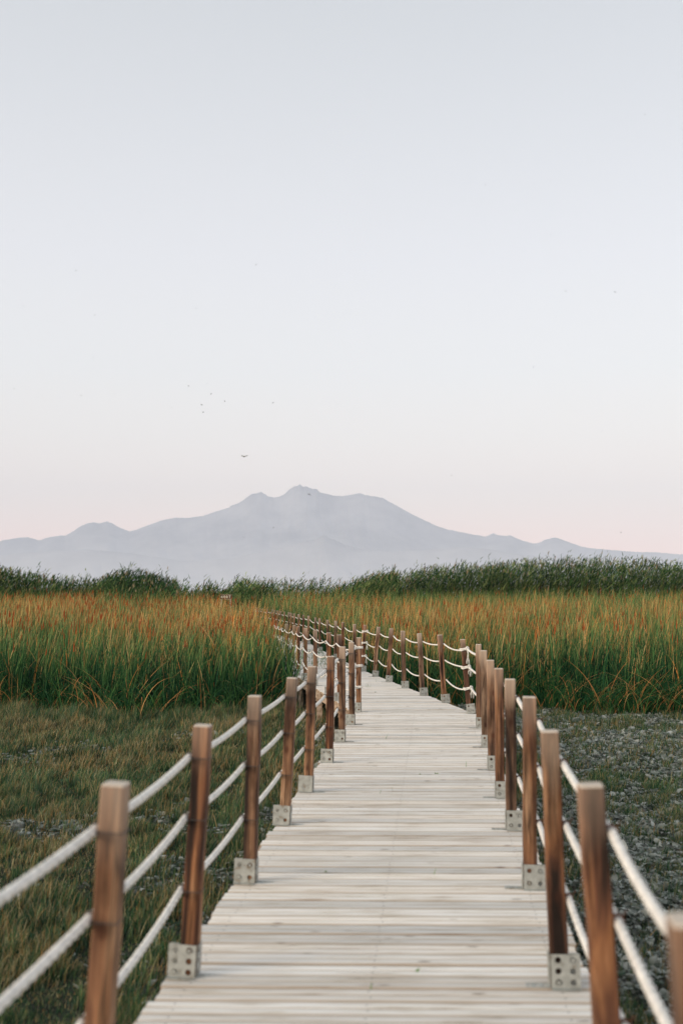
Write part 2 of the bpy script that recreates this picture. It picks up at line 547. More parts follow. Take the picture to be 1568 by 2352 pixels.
def bracket_mesh(side, nz, solid=False):
    """side -1: post on the left edge (deck to +x). A front plate facing the camera, a side plate and a foot on the deck."""
    mb = MB()
    inn = -side                               # direction towards the deck centre
    h = 0.135
    yf = -S/2 - .0035
    xa, xb = inn * (S/2 + .0), -inn * (S/2 + .045)
    x0, x1 = min(xa, xb), max(xa, xb)
    rad = .0125 if not solid else .003
    plate(mb, x0, x1, .004, h, 2, nz, rad, .003, lambda u, v, w: (u, yf - w, v))
    ob = -inn
    mb.box((min(ob * (S/2 + .004), x0 if ob < 0 else x1), yf + .020, .004), (max(ob * (S/2 + .004), x0 if ob < 0 else x1), yf + .023, h - .002))
    # little foot in front
    mb.box((x0, yf - .024, .0015), (x1, yf - .003, .0048))
    # side plate against the inner face
    xs = inn * (S/2 + .0035)
    plate(mb, -S/2, S/2, .004, h * .98, 2, nz, rad, .003, lambda u, v, w: (xs + inn * w, u, v))
    cwb = (x1 - x0) / 2
    for (bx, bz) in ((x0 + cwb * .5, .004 + (h - .004) / nz * .5), (x0 + cwb * 1.5, .004 + (h - .004) / nz * (nz - .5))):
        hx = [(bx + .0085 * math.cos(a_), yf - .003 - w_, bz + .0085 * math.sin(a_)) for w_ in (0, .006) for a_ in [k_ * math.pi / 3 for k_ in range(6)]]
        mb.add(hx, [(k_, (k_ + 1) % 6, 6 + (k_ + 1) % 6, 6 + k_) for k_ in range(6)] + [tuple(range(6, 12))])
    # slotted foot lying on the deck
    fa, fb = inn * (S/2 + .007), inn * (S/2 + .10)
    plate(mb, min(fa, fb), max(fa, fb), -S/2, S/2 * .4, 3, 2, .007, .003, lambda u, v, w: (u, v, .0045 - w), 1.5)
    mb.box((min(xs, xs + inn * .012), -S/2, .0015), (max(xs, xs + inn * .012), S/2 * .4, .0042))
    return mb.mesh("steel_bracket", M_STEEL)
BR = {(s, n): bracket_mesh(s, n) for s in (-1, 1) for n in (2, 3)}
BR_SOLID = bracket_mesh(-1, 2, True)

def tie_mesh(side, band):
    mb = MB()
    x = side * (S/2 + .0155)
    if band:      # wire wound round the post
        for dz in (-.001,):
            e = S/2 + .0022
            rr = [(-e, -e), (e, -e), (e, e), (-e, e)]
            for a, bb in zip(rr, rr[1:] + rr[:1]):
                mb.tube([(a[0], a[1], dz), (bb[0], bb[1], dz + .001)], .0018, 5)
    # ring round the rope
    pts = [(x + .0175 * math.cos(t), .0, .0175 * math.sin(t)) for t in [i * 2 * math.pi / 12 for i in range(13)]]
    mb.tube(pts, .0035, 5)
    pts = [(x + .0175 * math.cos(t), .006, .0175 * math.sin(t)) for t in [i * 2 * math.pi / 12 for i in range(13)]]
    mb.tube(pts, .0030, 5)
    mb.tube([(x + .015, 0, .012), (x + .028, -.004, .03)], .0025, 4)
    return mb.mesh("wire_tie", M_WIRE if band else M_RUST)
TIES = {(s, b): tie_mesh(s, b) for s in (-1, 1) for b in (True, False)}
LEVELS = (0.906, 0.650, 0.352)

posts = {"nl": [], "nr": [], "fl": [], "fr": []}
def add_post(run, base_px, top_px, label, yaw, nz=2, solid=False, base=None, top=None, parts=True, knots=False):
    side = -1 if run in ("nl", "fl") else 1
    b = base if base is not None else on_plane(*base_px)
    t = top if top is not None else at_depth(top_px[0], top_px[1], b.y)
    up = (t - b); ln = up.length; up.normalize()
    sc = min(max(ln / H, .95), 1.06)
    # orientation: z along the post, yaw about it
    q = Vector((0, 0, 1)).rotation_difference(up)
    Mx = Matrix.Translation(b) @ q.to_matrix().to_4x4() @ Matrix.Rotation(yaw, 4, 'Z')
    root = bpy.data.objects.new("rope_post", None)
    COL.objects.link(root); root.matrix_world = Mx; root.empty_display_size = .1
    tag(root, label, "post", "wooden rope posts along the boardwalk")
    tm = bpy.data.objects.new("timber", random.choice(POSTM)); COL.objects.link(tm); tm.parent = root
    tm.scale = (1, 1, sc)
    if parts:
        br = bpy.data.objects.new("bracket", BR_SOLID if solid else BR[(side, nz)]); COL.objects.link(br); br.parent = root
        if not knots:
            for L in LEVELS:
                w = bpy.data.objects.new("wire_tie", TIES[(side, run == "nl")]); COL.objects.link(w); w.parent = root
                w.location = (0, 0, L * sc)
    # anchor points of the ropes on the outer face
    anchors = []
    for L in LEVELS:
        anchors.append(Mx @ Vector((side * (S/2 + .0155), 0, L * sc)))
    posts[run].append((b, anchors, Mx, sc))
    return root

yaw1 = -math.atan(.088)
NL = [((210, 2645), (268, 1797), "dark stained wooden post with bleached top, closest on the left", 2, False),
      ((433, 2240), (467, 1664), "left hand wooden post with orange streak near its top and six hole bracket", 3, False),
      ((573, 2026), (586, 1597), "plain brown wooden post with four hole bracket, third along the left rail", 2, False),
      ((654, 1893), (671, 1556), "wooden post with a red scar halfway down, fourth along the left rail", 2, False),
      ((708, 1818), (717, 1530), "wooden post standing in an unholed square bracket on the left rail", 2, True),
      ((756, 1751), (760, 1507), "reddish wooden post with two round orange knots on the left rail", 2, False),
      ((785, 1703), (786, 1485), "dark reddish wooden post, third before the bend on the left rail", 2, False),
      ((808, 1664), (807, 1475), "pale grey wooden post next to the corner post on the left rail", 2, False),
      ((823, 1635), (824, 1464), "left corner post at the bend with frayed rope knots round it", 2, False)]
add_post("nl", None, None, "wooden post of the left rail cut off by the photo's edge", yaw1, base=Vector((-.835, 1.45, 0)), top=Vector((-.80, 1.45, H)))
for i, (b, t, lab, nz, so) in enumerate(NL):
    add_post("nl", b, t, lab, yaw1, nz, so, knots=(i == 8))
NR = [((1411, 2650), (1355, 1800), "tall blurred wooden post closest on the right with its foot below the frame", 3),
      ((1284, 2263), (1261, 1677), "right hand wooden post with six hole grey bracket", 3),
      ((1216, 2040), (1215, 1599.5), "right hand wooden post whose four hole bracket sticks out to the right", 2),
      ((1174, 1905), (1170.7, 1559), "two toned wooden post with dark bracket on the right rail", 2),
      ((1148, 1832), (1144.6, 1534.7), "light orange wooden post with a knot low down on the right rail", 2),
      ((1129, 1768), (1125.3, 1515.6), "dark red brown wooden post with split top on the right rail", 2),
      ((1113.5, 1716), (1110, 1493.6), "wooden post with round orange knot at its top on the right rail", 2),
      ((1100.3, 1672), (1098.2, 1479.3), "narrow looking brown post right beside the right corner post", 2),
      ((1077.8, 1638), (1061.4, 1468), "leaning right corner post at the bend with three tied rope knots", 2)]
add_post("nr", None, None, "wooden post at the photo's right edge, only its left side showing", yaw1, 3, base=Vector((.622, 1.70, 0)), top=Vector((.562, 1.70, H)))
for i, (b, t, lab, nz) in enumerate(NR):
    add_post("nr", b, t, lab, yaw1, nz, knots=(i == 8))
yaw2 = math.atan(.15)
FRL = [((1020.2, 1614), (1009.3, 1458), "post leaning left, next after the right corner post on the far rail"),
       ((970.2, 1597.7), (962.5, 1454.7), "second post after the right corner on the far rail"),
       ((927.5, 1581), (924.2, 1449), "upright post, third after the right corner on the far rail"),
       ((890.6, 1566.8), (898.3, 1443.7), "dark post leaning right, fourth after the right corner on the far rail"),
       ((859.2, 1554.7), (868.9, 1440), "pale post leaning right, fifth after the right corner on the far rail"),
       ((832, 1542), (837.9, 1435.5), "post with hanging rope ends behind the left corner post")]
for b, t, lab in FRL:
    add_post("fr", b, t, lab, yaw2, knots=False)
# the far rail beyond: read from the tops
FAR = [(813.3, 1436), (787, 1431.6), (769.4, 1427.5), (753, 1424.5), (735, 1421.5), (724, 1419.5), (708, 1416.8), (696.3, 1414.2), (685.5, 1412.3), (675.6, 1410.8), (668.8, 1409), (662.4, 1407), (652.8, 1405.4), (645, 1403.8), (637.8, 1402.6), (632, 1401.6), (626, 1400.6), (614, 1398.7), (603.5, 1397), (597, 1395.9), (591, 1394.8), (583, 1393.6)]
yprev = posts["fr"][-1][0].y
far_lab = ["small distant post with pale side just left of the rope ends post", "dark distant post seen over the left rail"]
for i, (x, yt) in enumerate(FAR):
    Y = min((abs(W0 / 2 + F * (float(XR(q)) - .06) / q - x), q) for q in np.linspace(22, 57, 1400))[1]
    Y = max(Y, yprev + .8)
    yprev = Y
    d = at_depth(x, yt, Y)
    b = Vector((d.x, Y, rise(Y))); t = Vector((d.x + random.uniform(-.02, .02), Y, H + rise(Y)))
    lab = "distant grey brown rail post, number %d leftwards from the post with hanging rope ends" % (i + 1)
    add_post("fr", None, None, lab, yaw2, base=b, top=t, parts=(i < 8))
FL = [(780, 1460.6, "first post after the left corner post on the far left rail"), (756.7, 1458, "second post after the left corner on the far left rail"),
      (724.8, 1450.8, "far left rail post, fifth from the tall green reeds"), (701.8, 1446.6, "far left rail post, fourth from the tall green reeds"),
      (685.9, 1443.7, "far left rail post, third from the tall green reeds"), (671.6, 1438.9, "leaning far left rail post, second from the tall green reeds"),
      (658.9, 1433.9, "far left rail post half covered by the tall green reeds")]
for i, (x, yt, lab) in enumerate(FL):
    best = min((abs(W0 / 2 + F * (float(XL(q)) + .02) / q - x), q) for q in np.linspace(15.2, 27, 600))[1]
    b = Vector((float(XL(best)) + .02, best, 0)); t = Vector((b.x + (.05 if i == 5 else random.uniform(-.012, .012)), best, H))
    add_post("fl", None, None, lab, yaw2, base=b, top=t)

# ------------------------------------------------------------------ ropes
def rope_mesh(mb, pts, rad=.0148, step=.012, pitch=.05, col=None):
    """Three-strand laid rope: a tube whose round three-lobed section turns along the way."""
    P = [Vector(p) for p in pts]
    out = [P[0]]; 
    for a, b in zip(P[:-1], P[1:]):
        n = max(1, int((b - a).length / step))
        for i in range(1, n + 1): out.append(a.lerp(b, i / n))
    vs = []; n = 12; s = 0
    for i, p in enumerate(out):
        if i: s += (p - out[i - 1]).length
        d = (out[min(i + 1, len(out) - 1)] - out[max(i - 1, 0)]).normalized()
        a = d.cross(Vector((0, 0, 1)))
        if a.length < 1e-3: a = Vector((1, 0, 0))
        a.normalize(); b = d.cross(a).normalized()
        tw = 2 * math.pi * s / (pitch * 3) 
        for k in range(n):
            t = 2 * math.pi * k / n
            r = rad * (0.70 + 0.36 * abs(math.cos(1.5 * (t - tw))))
            vs.append(p + (a * math.cos(t) + b * math.sin(t)) * r)
    fs = []
    for i in range(len(out) - 1):
        for k in range(n):
            j = (k + 1) % n
            fs.append((i * n + k, i * n + j, (i + 1) * n + j, (i + 1) * n + k))
    fs.append(tuple(reversed(range(n)))); fs.append(tuple((len(out) - 1) * n + k for k in range(n)))
    mb.add(vs, fs, col)

def sag_path(A, sag):
    pts = [A[0]]
    for a, b in zip(A[:-1], A[1:]):
        sg = sag() * min(1.0, (b - a).length / 1.4)
        for i in range(1, 13):
            t = i / 12
            p = a.lerp(b, t); p.z -= sg * 4 * t * (1 - t)
            pts.append(p)
    return pts

def frayed(mb, p, n=14, ln=.10, r=.0028):
    for i in range(n):
        a = random.uniform(0, 6.28); s = random.uniform(.2, 1)
        q = p + Vector((math.cos(a) * .012 * s, math.sin(a) * .012 * s, 0))
        e = q + Vector((math.cos(a) * .022 * s, math.sin(a) * .022 * s, -ln * random.uniform(.6, 1)))
        mb.tube([q, (q + e) / 2 + Vector((math.cos(a), math.sin(a), 0)) * .006, e], r, 4)

def knot(root, Mx, sc, L, side, tail):
    """Rope wound round the post and tied, with a frayed tail."""
    mb = MB()
    e = S/2 + .012
    for w in range(2):
        z = L * sc + (w - .5) * .024
        ring = [(-e, -e * .8), (-e * .8, -e), (e * .8, -e), (e, -e * .8), (e, e * .8), (e * .8, e), (-e * .8, e), (-e, e * .8), (-e, -e * .8)]
        rope_mesh(mb, [Mx @ Vector((x, yy, z + .01 * math.sin(3 * x / e + w))) for (x, yy) in ring], .0105)
    c = Mx @ Vector((side * (e + .006), -e * .6, L * sc))
    for a0 in (0, 1.2, 2.4):
        rope_mesh(mb, [c + Vector((.02 * math.cos(t + a0), .012 * math.sin(2 * t), .026 * math.sin(t + a0))) for t in [i * .7 for i in range(10)]], .010)
    if tail > 0:
        rope_mesh(mb, [c, c + Vector((.01 * side, -.01, -tail * .5)), c + Vector((.006 * side, -.008, -tail))], .0105)
        frayed(mb, c + Vector((.006 * side, -.008, -tail)))
    o = mb.build("knot", M_ROPE, smooth=True)
    o.parent = root
    return o

lev = ("top", "middle", "bottom")
def run_rope(anchor_list, L, label, sag, knots_at=()):
    mb = MB()
    rope_mesh(mb, sag_path([a[L] for a in anchor_list], sag), rad=.0142 if anchor_list[0][0].y < 5 else .0112, step=.012 if anchor_list[0][0].y < 14 else .03)
    o = mb.build("rope", M_ROPE, smooth=True)
    tag(o, label, "rope", "white ropes strung along the boardwalk")
    for (Mx, sc, side, tail) in knots_at:
        knot(o, Mx, sc, LEVELS[L], side, tail)
    return o
nlA = [p[1] for p in posts["nl"]]; nrA = [p[1] for p in posts["nr"]]
cl, cr = posts["nl"][-1], posts["nr"][-1]
fr_all = [cr[1]] + [p[1] for p in posts["fr"]]
fl_all = [cl[1]] + [p[1] for p in posts["fl"]]
# beyond the last visible far-left post the ropes go on into the reeds
last = posts["fl"][-1][0]
for j in range(1, 4):
    yy = last.y + 1.45 * j
    fl_all.append([Vector((float(XL(yy)) - .03, yy, L)) for L in LEVELS])
for L in range(3):
    run_rope(nlA, L, "%s white rope of the near rail, left of the boardwalk" % lev[L], lambda: random.uniform(.008, .026), [(cl[2], cl[3], -1, (.0, .10, .05)[L])])
    run_rope(nrA, L, "%s white rope of the near rail, right of the boardwalk" % lev[L], lambda: random.uniform(.012, .034), [(cr[2], cr[3], 1, (.13, .04, .05)[L])])
    k6 = posts["fr"][5]
    run_rope(fr_all, L, "%s white rope of the far rail on the reed side of the bend" % lev[L], lambda: random.uniform(.03, .07) + .02 * (L == 2), [(k6[2], k6[3], 1, (.0, .07, .10)[L])])
    run_rope(fl_all, L, "%s white rope of the far left rail, beyond the left corner post" % lev[L], lambda: random.uniform(.05, .08) + .05 * (L == 2))

# ------------------------------------------------------------------ ground: one sheet to the foot of the haze
def axis(dense0, dense1, step, lo, hi):
    a = list(np.arange(dense0, dense1 + 1e-6, step))
    s = step; p = dense1
    while p < hi:
        s *= 1.25; p = min(p + s, hi); a.append(p)
    s = step; p = dense0
    while p > lo:
        s *= 1.25; p = max(p - s, lo); a.insert(0, p)
    return np.array(a)
ax = axis(-8.5, 8.5, .042, -13000, 13000)
ay = axis(1.8, 22.5, .045, -150, 27400)
GX, GY = np.meshgrid(ax, ay)
def crust(X, Y):
    """0..1, where the pale dry clods lie."""
    n = fbm(X * .9, Y * .9, 3, 5.0)
    right = (.35 + .65 * sstep(.36, .58, n)) * sstep(XR(Y) + .0, XR(Y) + .5, X) * .9
    n2 = fbm(X * .8, Y * 1.6, 3, 31.0)
    left = sstep(.64, .76, n2) * (X < XL(Y)) * .5
    belt = .75 * np.exp(-((Y - 10.3 - .25 * (X + 2)) / .45) ** 2) * sstep(.42, .66, fbm(X * 1.5, Y * 1.5, 2, 77.)) * (X < XL(Y))
    edge = np.exp(-((X - XL(Y) + .25) / .35) ** 2) * (X < XL(Y) + .3) * .6
    return np.clip(np.maximum(np.maximum(right, left), np.maximum(belt, edge)), 0, 1) * (Y < 21.5) * (Y > 0)
def clod_h(X, Y):
    a = fbm(X * 13, Y * 13, 3, 3.0)
    b = 1 - np.abs(2 * fbm(X * 9.5, Y * 9.5, 3, 61.0) - 1) * 1.8
    return np.clip(a * .6 + b * .4, 0, 1)
def gheight(X, Y):
    near = (1 - sstep(21, 24, Y))
    c = crust(X, Y)
    big = (fbm(X * .6, Y * .6, 3, 40.) - .5) * .10
    return ground_z(Y) + near * (big + c * (sstep(.35, .75, clod_h(X, Y)) * .085 - .02) + (1 - c) * (fbm(X * 3, Y * 3, 3, 12.) - .5) * .07)
Z = gheight(GX, GY)
nyy, nxx = GX.shape
ver = np.stack([GX, GY, Z], -1).reshape(-1, 3)
idx = np.arange(nyy * nxx).reshape(nyy, nxx)
quads = np.stack([idx[:-1, :-1], idx[:-1, 1:], idx[1:, 1:], idx[1:, :-1]], -1).reshape(-1, 4)
cr_ = (crust(GX, GY) * sstep(.56, .70, clod_h(GX, GY) + .35 * (fbm(GX * 25, GY * 25, 2) - .5))).reshape(-1, 1)
soil = np.array([[0.030, 0.036, 0.024]]); pale = np.array([[0.30, 0.31, 0.285]])
vary = (.75 + .5 * fbm(GX * 14, GY * 14, 2, 9.)).reshape(-1, 1)
gcol = soil * (1 - cr_) + pale * vary * cr_
farm = sstep(150, 600, GY).reshape(-1, 1) 
gcol = gcol * (1 - farm) + np.array([[0.55, 0.53, 0.47]]) * farm
g = np_mesh("ground", ver, quads, M_GROUND, gcol, smooth=True)
tag(g, "dark soil with pale dry clods under the boardwalk", kind="structure")

# ------------------------------------------------------------------ blades
def ribbons(root, length, a0, bend, az, width, face, c0, c1, segs=4, power=1.5, ct=None, wpow=0.7, mid=None):
    """Curved tapering leaves as strips of quads. All arguments are arrays over blades."""
    n = len(root)
    L = segs + 1
    pos = root.copy()
    sd = np.stack([np.cos(face), np.sin(face), np.zeros(n)], -1)
    V = np.zeros((n, L, 2, 3)); C = np.zeros((n, L, 2, 3))
    for k in range(L):
        t = k / segs
        w = (width * ((1 - t) ** wpow) * .5 + width * .03)[:, None]
        if mid is not None: w = w * (0.5 + mid * math.sin(math.pi * min(1, t + .12)))
        V[:, k, 0] = pos - sd * w; V[:, k, 1] = pos + sd * w
        tt = (np.clip((t - ct) / (1 - ct), 0, 1)[:, None] if ct is not None else np.full((n, 1), t))
        tt = tt ** .7; cc = c0 * (1 - tt) + c1 * tt
        C[:, k, 0] = cc; C[:, k, 1] = cc
        if k < segs:
            an = a0 + bend * ((k + .5) / segs) ** power
            st = (length / segs)
            pos = pos + np.stack([np.sin(an) * np.cos(az) * st, np.sin(an) * np.sin(az) * st, np.cos(an) * st], -1)
    base = (np.arange(n) * L * 2)[:, None]
    q = []
    for k in range(segs):
        q.append(np.stack([base[:, 0] + 2 * k, base[:, 0] + 2 * k + 1, base[:, 0] + 2 * k + 3, base[:, 0] + 2 * k + 2], -1))
    Q = np.stack(q, 1).reshape(-1, 4)
    return V.reshape(-1, 3), Q, C.reshape(-1, 3)

class Bunch:
    def __init__(self): self.V, self.Q, self.C, self.n = [], [], [], 0
    def add(self, VQC):
        V, Q, C = VQC
        self.V.append(V); self.Q.append(Q + self.n); self.C.append(C); self.n += len(V)
    def build(self, name, mat):
        return np_mesh(name, np.concatenate(self.V), np.concatenate(self.Q), mat, np.concatenate(self.C))

def pick(cols, probs, n):
    cols = np.array(cols); i = rng.choice(len(cols), n, p=np.array(probs) / sum(probs))
    return cols[i] * rng.uniform(.78, 1.22, (n, 1))
U = lambda a, b, n: rng.uniform(a, b, n)

# ---- cattails
tops_y = [14, 20, 25, 30, 40, 50, 60]
tops_z = [.72, .80, .96, 1.10, 1.45, 1.83, 2.13]
def front_edge(X):
    e = 20.0 + 1.1 * (fbm(X * .6 + 3, X * 0 + 2, 3) - .5) * 2
    e = np.where((X > 0) & (X < 5.5), e + 1.2 * sstep(5.5, 3.5, X), e)
    return e
G1 = (0.010, 0.060, 0.022); G2 = (0.020, 0.085, 0.032); G3 = (0.060, 0.150, 0.045); G4 = (0.007, 0.035, 0.018)
TAN = (0.90, 0.56, 0.25); ORG = (0.95, 0.36, 0.085); YEL = (0.58, 0.54, 0.20); RED = (0.40, 0.085, 0.028)
def cattails(side, y0, y1, dens, leaves, segs, wid):
    area_x = .334 * y1 + 1.6
    n = int(dens * 2 * area_x * (y1 - y0))
    X = U(-area_x, area_x, n); Y = U(y0, y1, n)
    ok = np.abs(X) < .334 * Y + 1.6
    ok &= Y > front_edge(X)
    ok &= ((X < XL(Y) - .16 + .22 * (Y > 23.5)) if side < 0 else (X > XR(Y) + .16)) | ((Y > 55.5) & ((X < -5.5) if side < 0 else (X >= -5.5)))
    # clumpy stand with thinner spots
    ok &= fbm(X * 1.9, Y * 1.9, 2, 21.) + U(-.08, .08, n) > np.where(Y < 23.5, .42, .38)
    X, Y = X[ok], Y[ok]; n = len(X)
    gz = gheight(X, Y) - .02
    top = np.interp(Y, tops_y, tops_z) + (fbm(X * .35, Y * .35, 2, 88.) - .5) * .30 + (fbm(X * 1.2, Y * 1.2, 2, 8.) - .5) * .42
    # near the walkway of the far part the stand is kept a little lower
    top = top + rng.normal(0, .11, n)
    hgt = top - gz
    m = leaves
    r = lambda a: np.repeat(a, m)
    nn = n * m
    X2 = r(X) + rng.normal(0, .035, nn); Y2 = r(Y) + rng.normal(0, .035, nn)
    root = np.stack([X2, Y2, r(gz)], -1)
    edgef = np.clip(1 - (r(Y) - front_edge(r(X))) / 1.2, 0, 1)
    ln = r(hgt) * U(.72, 1.12, nn) * 1.02
    low = rng.random(nn) < .25 + .25 * edgef
    ln = np.where(low, ln * U(.45, .85, nn), ln)
    az = np.where(rng.random(nn) < .55, rng.normal(0.1, .8, nn), U(0, 6.283, nn))
    az = np.where((edgef > .2) & (rng.random(nn) < .55), rng.normal(-1.5, .8, nn), az)
    a0 = np.abs(rng.normal(0.07, .09, nn)) + .05 * low
    bend = np.abs(rng.normal(.24, .24, nn)) + (rng.random(nn) < .07 + (.18 if side < 0 else .34) * edgef) * U(.8, 1.9, nn)
    width = U(.75, 1.3, nn) * wid
    face = rng.normal(0, .7, nn)
    c0 = pick([G1, G2, G3, G4], [2.6, 3.2, 2.4, 3.0], nn) * rng.uniform(.45, 1.35, (nn, 1))
    patch = fbm(r(X) * .22, r(Y) * .30, 3, 55. + 9 * side)
    dry = sstep(.36, .60, patch) * .50 + (.22 if side < 0 else .15)
    dry = dry * (.25 + .75 * sstep(20.5, 25.5, r(Y))) * (1 - (.75 if side > 0 else .35) * sstep(46, 56, r(Y)))
    c1d = pick([TAN, ORG, YEL, (0.80, .42, .14)], [3, 3, 1.4, 2.4], nn)
    c1g = pick([G3, (0.11, .24, .07), (0.24, .36, .12)], [1.2, 2, 2.2], nn)
    c1 = np.where((rng.random(nn) < dry)[:, None], c1d, c1g) * rng.uniform(.55, 1.6, (nn, 1))
    alld = rng.random(nn) < .035
    c0 = np.where(alld[:, None], pick([TAN, (0.40, .19, .06), ORG], [2, 1.5, .7], nn) * .8, c0)
    B.add(ribbons(root, ln, a0, bend, az, width, face, c0, c1, segs, ct=U(.60, .90, nn), wpow=.75))
    if y0 < 20:      # long arching leaves tumbling out of the front edge
        k = 700 if side < 0 else 2000
        x_ = U(1.8, 8.2, k) if side > 0 else U(-8.2, -1.2, k)
        y_ = front_edge(x_) + U(-.25, .6, k)
        dead = rng.random(k) < .16
        cc0 = np.where(dead[:, None], pick([(.55, .30, .12), (.45, .20, .07)], [1, 1], k), pick([G3, G2, G1], [2, 2, 1], k))
        B.add(ribbons(np.stack([x_, y_, gheight(x_, y_)], -1), U(.6, 1.5, k), U(.1, .6, k), U(.7, 2.2, k), rng.normal(-1.2, 1.3, k), np.full(k, .018), U(0, 3.14, k), cc0, cc0 * 1.35, 8, power=1.2))
    # flower spikes
    sp = rng.random(n) < (.04 + (.36 if side < 0 else .14) * sstep(.45, .62, fbm(X * .3, Y * .22, 2, 5.)) * sstep(21, 25, Y)) * (1 - .6 * sstep(48, 56, Y))
    Xs, Ys, gs, ts = X[sp], Y[sp], gz[sp], top[sp]
    k = len(Xs)
    lean = rng.normal(.03, .05, k)
    z0 = ts + U(-.30, -.02, k)
    for f in (0., 1.57):
        B.add(ribbons(np.stack([Xs, Ys, z0], -1), U(.14, .24, k), lean, np.zeros(k), np.zeros(k), np.full(k, .024), np.full(k, f + .4),
                      pick([RED, (.42, .12, .035), (.25, .05, .02)], [2, 2, 1], k), pick([RED], [1], k), 2, wpow=.12))
    B.add(ribbons(np.stack([Xs - .0, Ys, gs], -1), z0 - gs, np.zeros(k), np.zeros(k), np.zeros(k), np.full(k, .008), np.zeros(k), pick([G3], [1], k), pick([YEL], [1], k), 1, wpow=.1))
for side, nm, lab in ((-1, "cattail_bed", "cattails with rusty orange tips left of the boardwalk"), (1, "cattail_bed", "cattails with tan and orange tips right of the boardwalk")):
    B = Bunch()
    cattails(side, 18.6, 23.5, 36, 6, 6, .023)
    cattails(side, 23.5, 34, 24, 5, 4, .025)
    cattails(side, 34, 47, 20, 5, 3, .026)
    cattails(side, 47, 62, 17, 5, 3, .029)
    o = B.build(nm, M_LEAF)
    tag(o, lab, "cattails", kind="stuff")

# ---- tall reed hedges behind
HP1 = (0.022, 0.064, 0.020); HP2 = (0.045, 0.098, 0.030); HP3 = (0.170, 0.215, 0.075); HP4 = (0.010, 0.034, 0.018)
def hedge(name, label, prof, ynear, ydepth, dens, leaf_mix, bottom_drop=0.0, low=0.22):
    xs = [p[0] for p in prof]; ysp = [p[1] for p in prof]
    x0, x1 = xs[0], xs[-1]
    B = Bunch()
    width_m = (x1 - x0) / F * (ynear + ydepth / 2)
    n = int(2.3 * dens * width_m * ydepth)
    px = U(x0, x1, n); Y = ynear + U(0, 1, n) ** 1.3 * ydepth
    X = (px - W0 / 2) / F * Y
    pt = np.interp(px, xs, ysp)
    # height of the profile at this distance
    top = HC + (1385 - pt) / F * Y
    # the front ranks stand a little lower, and crowns billow
    billow = (fbm(X * .30, Y * .12, 3, 14.) - .5) * 2.8 + (fbm(X * 1.6, Y * .8, 2, 24.) - .5) * .7
    fr = (Y - ynear) / ydepth
    top = top - .42 - (1 - sstep(0, .45, fr)) * U(.0, 1.3, n) + billow * .6 + U(-.30, .20, n) + (rng.random(n) < .05) * U(.15, .55, n)
    gz = ground_z(Y)
    hgt = np.maximum(top - gz, .8)
    lean = rng.normal(.07, .05, n)
    # stems
    B.add(ribbons(np.stack([X, Y, gz], -1), hgt * .97, lean, lean * 0 + .08, np.zeros(n), np.full(n, .014), np.zeros(n),
                  pick([HP3], [1], n), pick([HP3, (.20, .19, .09)], [1, 1], n), 2, wpow=.4))
    m = 16
    r = lambda a: np.repeat(a, m); nn = n * m
    fz = np.tile(np.linspace(low, 1.0, m), n) + U(-.03, .03, nn)
    sx = np.sin(r(lean) + .04) * r(hgt) * fz
    root = np.stack([r(X) + sx + rng.normal(0, .03, nn), r(Y) + rng.normal(0, .03, nn), r(gz) + r(hgt) * fz * .985], -1)
    az = np.where(rng.random(nn) < .68, rng.normal(0., .75, nn), U(0, 6.283, nn))
    ln = U(.26, .58, nn) * (1 - .35 * (fz > .93))
    a0 = U(.30, 1.15, nn) * (1 - .3 * (fz > .93)); bend = U(.2, 1.2, nn)
    w = U(.034, .066, nn)
    c0 = pick([HP1, HP2, HP3, HP4], leaf_mix, nn)
    clump = (.35 + 1.35 * fbm(r(X) * 1.1, r(Y) * 1.1 + fz * 4, 2, 70.))[:, None]
    c0 = c0 * clump
    B.add(ribbons(root, ln, a0, bend, az, w, U(0, 3.14, nn), c0, c0 * 1.15, 3, wpow=.6))
    # plumes
    pl = rng.random(n) < .10
    k = int(pl.sum())
    hx = X[pl] + np.sin(lean[pl] + .04) * hgt[pl]
    for j in range(3):
        B.add(ribbons(np.stack([hx + rng.normal(0, .01, k), Y[pl], gz[pl] + hgt[pl] * .97], -1), U(.16, .34, k), U(.0, .35, k), U(0, .8, k), rng.normal(0, .5, k),
                      U(.03, .055, k), U(0, 3.14, k), pick([(.30, .20, .11), (.33, .26, .15), (.22, .20, .10)], [1, 1, 1], k), pick([(.36, .28, .19)], [1], k), 2, wpow=.5, mid=.9))
    o = B.build(name, M_LEAF)
    tag(o, label, "reeds", kind="stuff")
hedge("reed_bed", "dark green hedge of tall feathery reeds at far right",
      [(790, 1330), (835, 1312), (880, 1299), (915, 1303), (950, 1296), (1000, 1288), (1060, 1282), (1100, 1285), (1150, 1290), (1200, 1289), (1260, 1294), (1300, 1295), (1350, 1287), (1400, 1282), (1480, 1276), (1568, 1280), (1680, 1278)], 62, 7, 9, [3, 3, 2.4, 2.2])
hedge("reed_bed", "middle reed bank between the mountain haze gap and the right hedge",
      [(500, 1360), (512, 1349), (530, 1336), (550, 1326), (575, 1330), (600, 1333), (650, 1336), (700, 1331), (760, 1326), (830, 1313), (900, 1306)], 56, 9, 9, [2, 3, 2.4, 1], low=.2)
hedge("reed_bed", "dark rounded reed clump standing left of the haze gap",
      [(205, 1330), (222, 1318), (245, 1311), (290, 1306), (340, 1309), (370, 1314), (388, 1322), (400, 1333), (408, 1350)], 59, 5, 14, [4, 2, .5, 3.2])
hedge("reed_bed", "reeds along the left edge of the photo behind the rusty cattails",
      [(-120, 1296), (0, 1301), (70, 1303), (105, 1305), (125, 1315), (180, 1315), (235, 1320), (300, 1335)], 57, 8, 10, [2.4, 3, 2, 1.6])
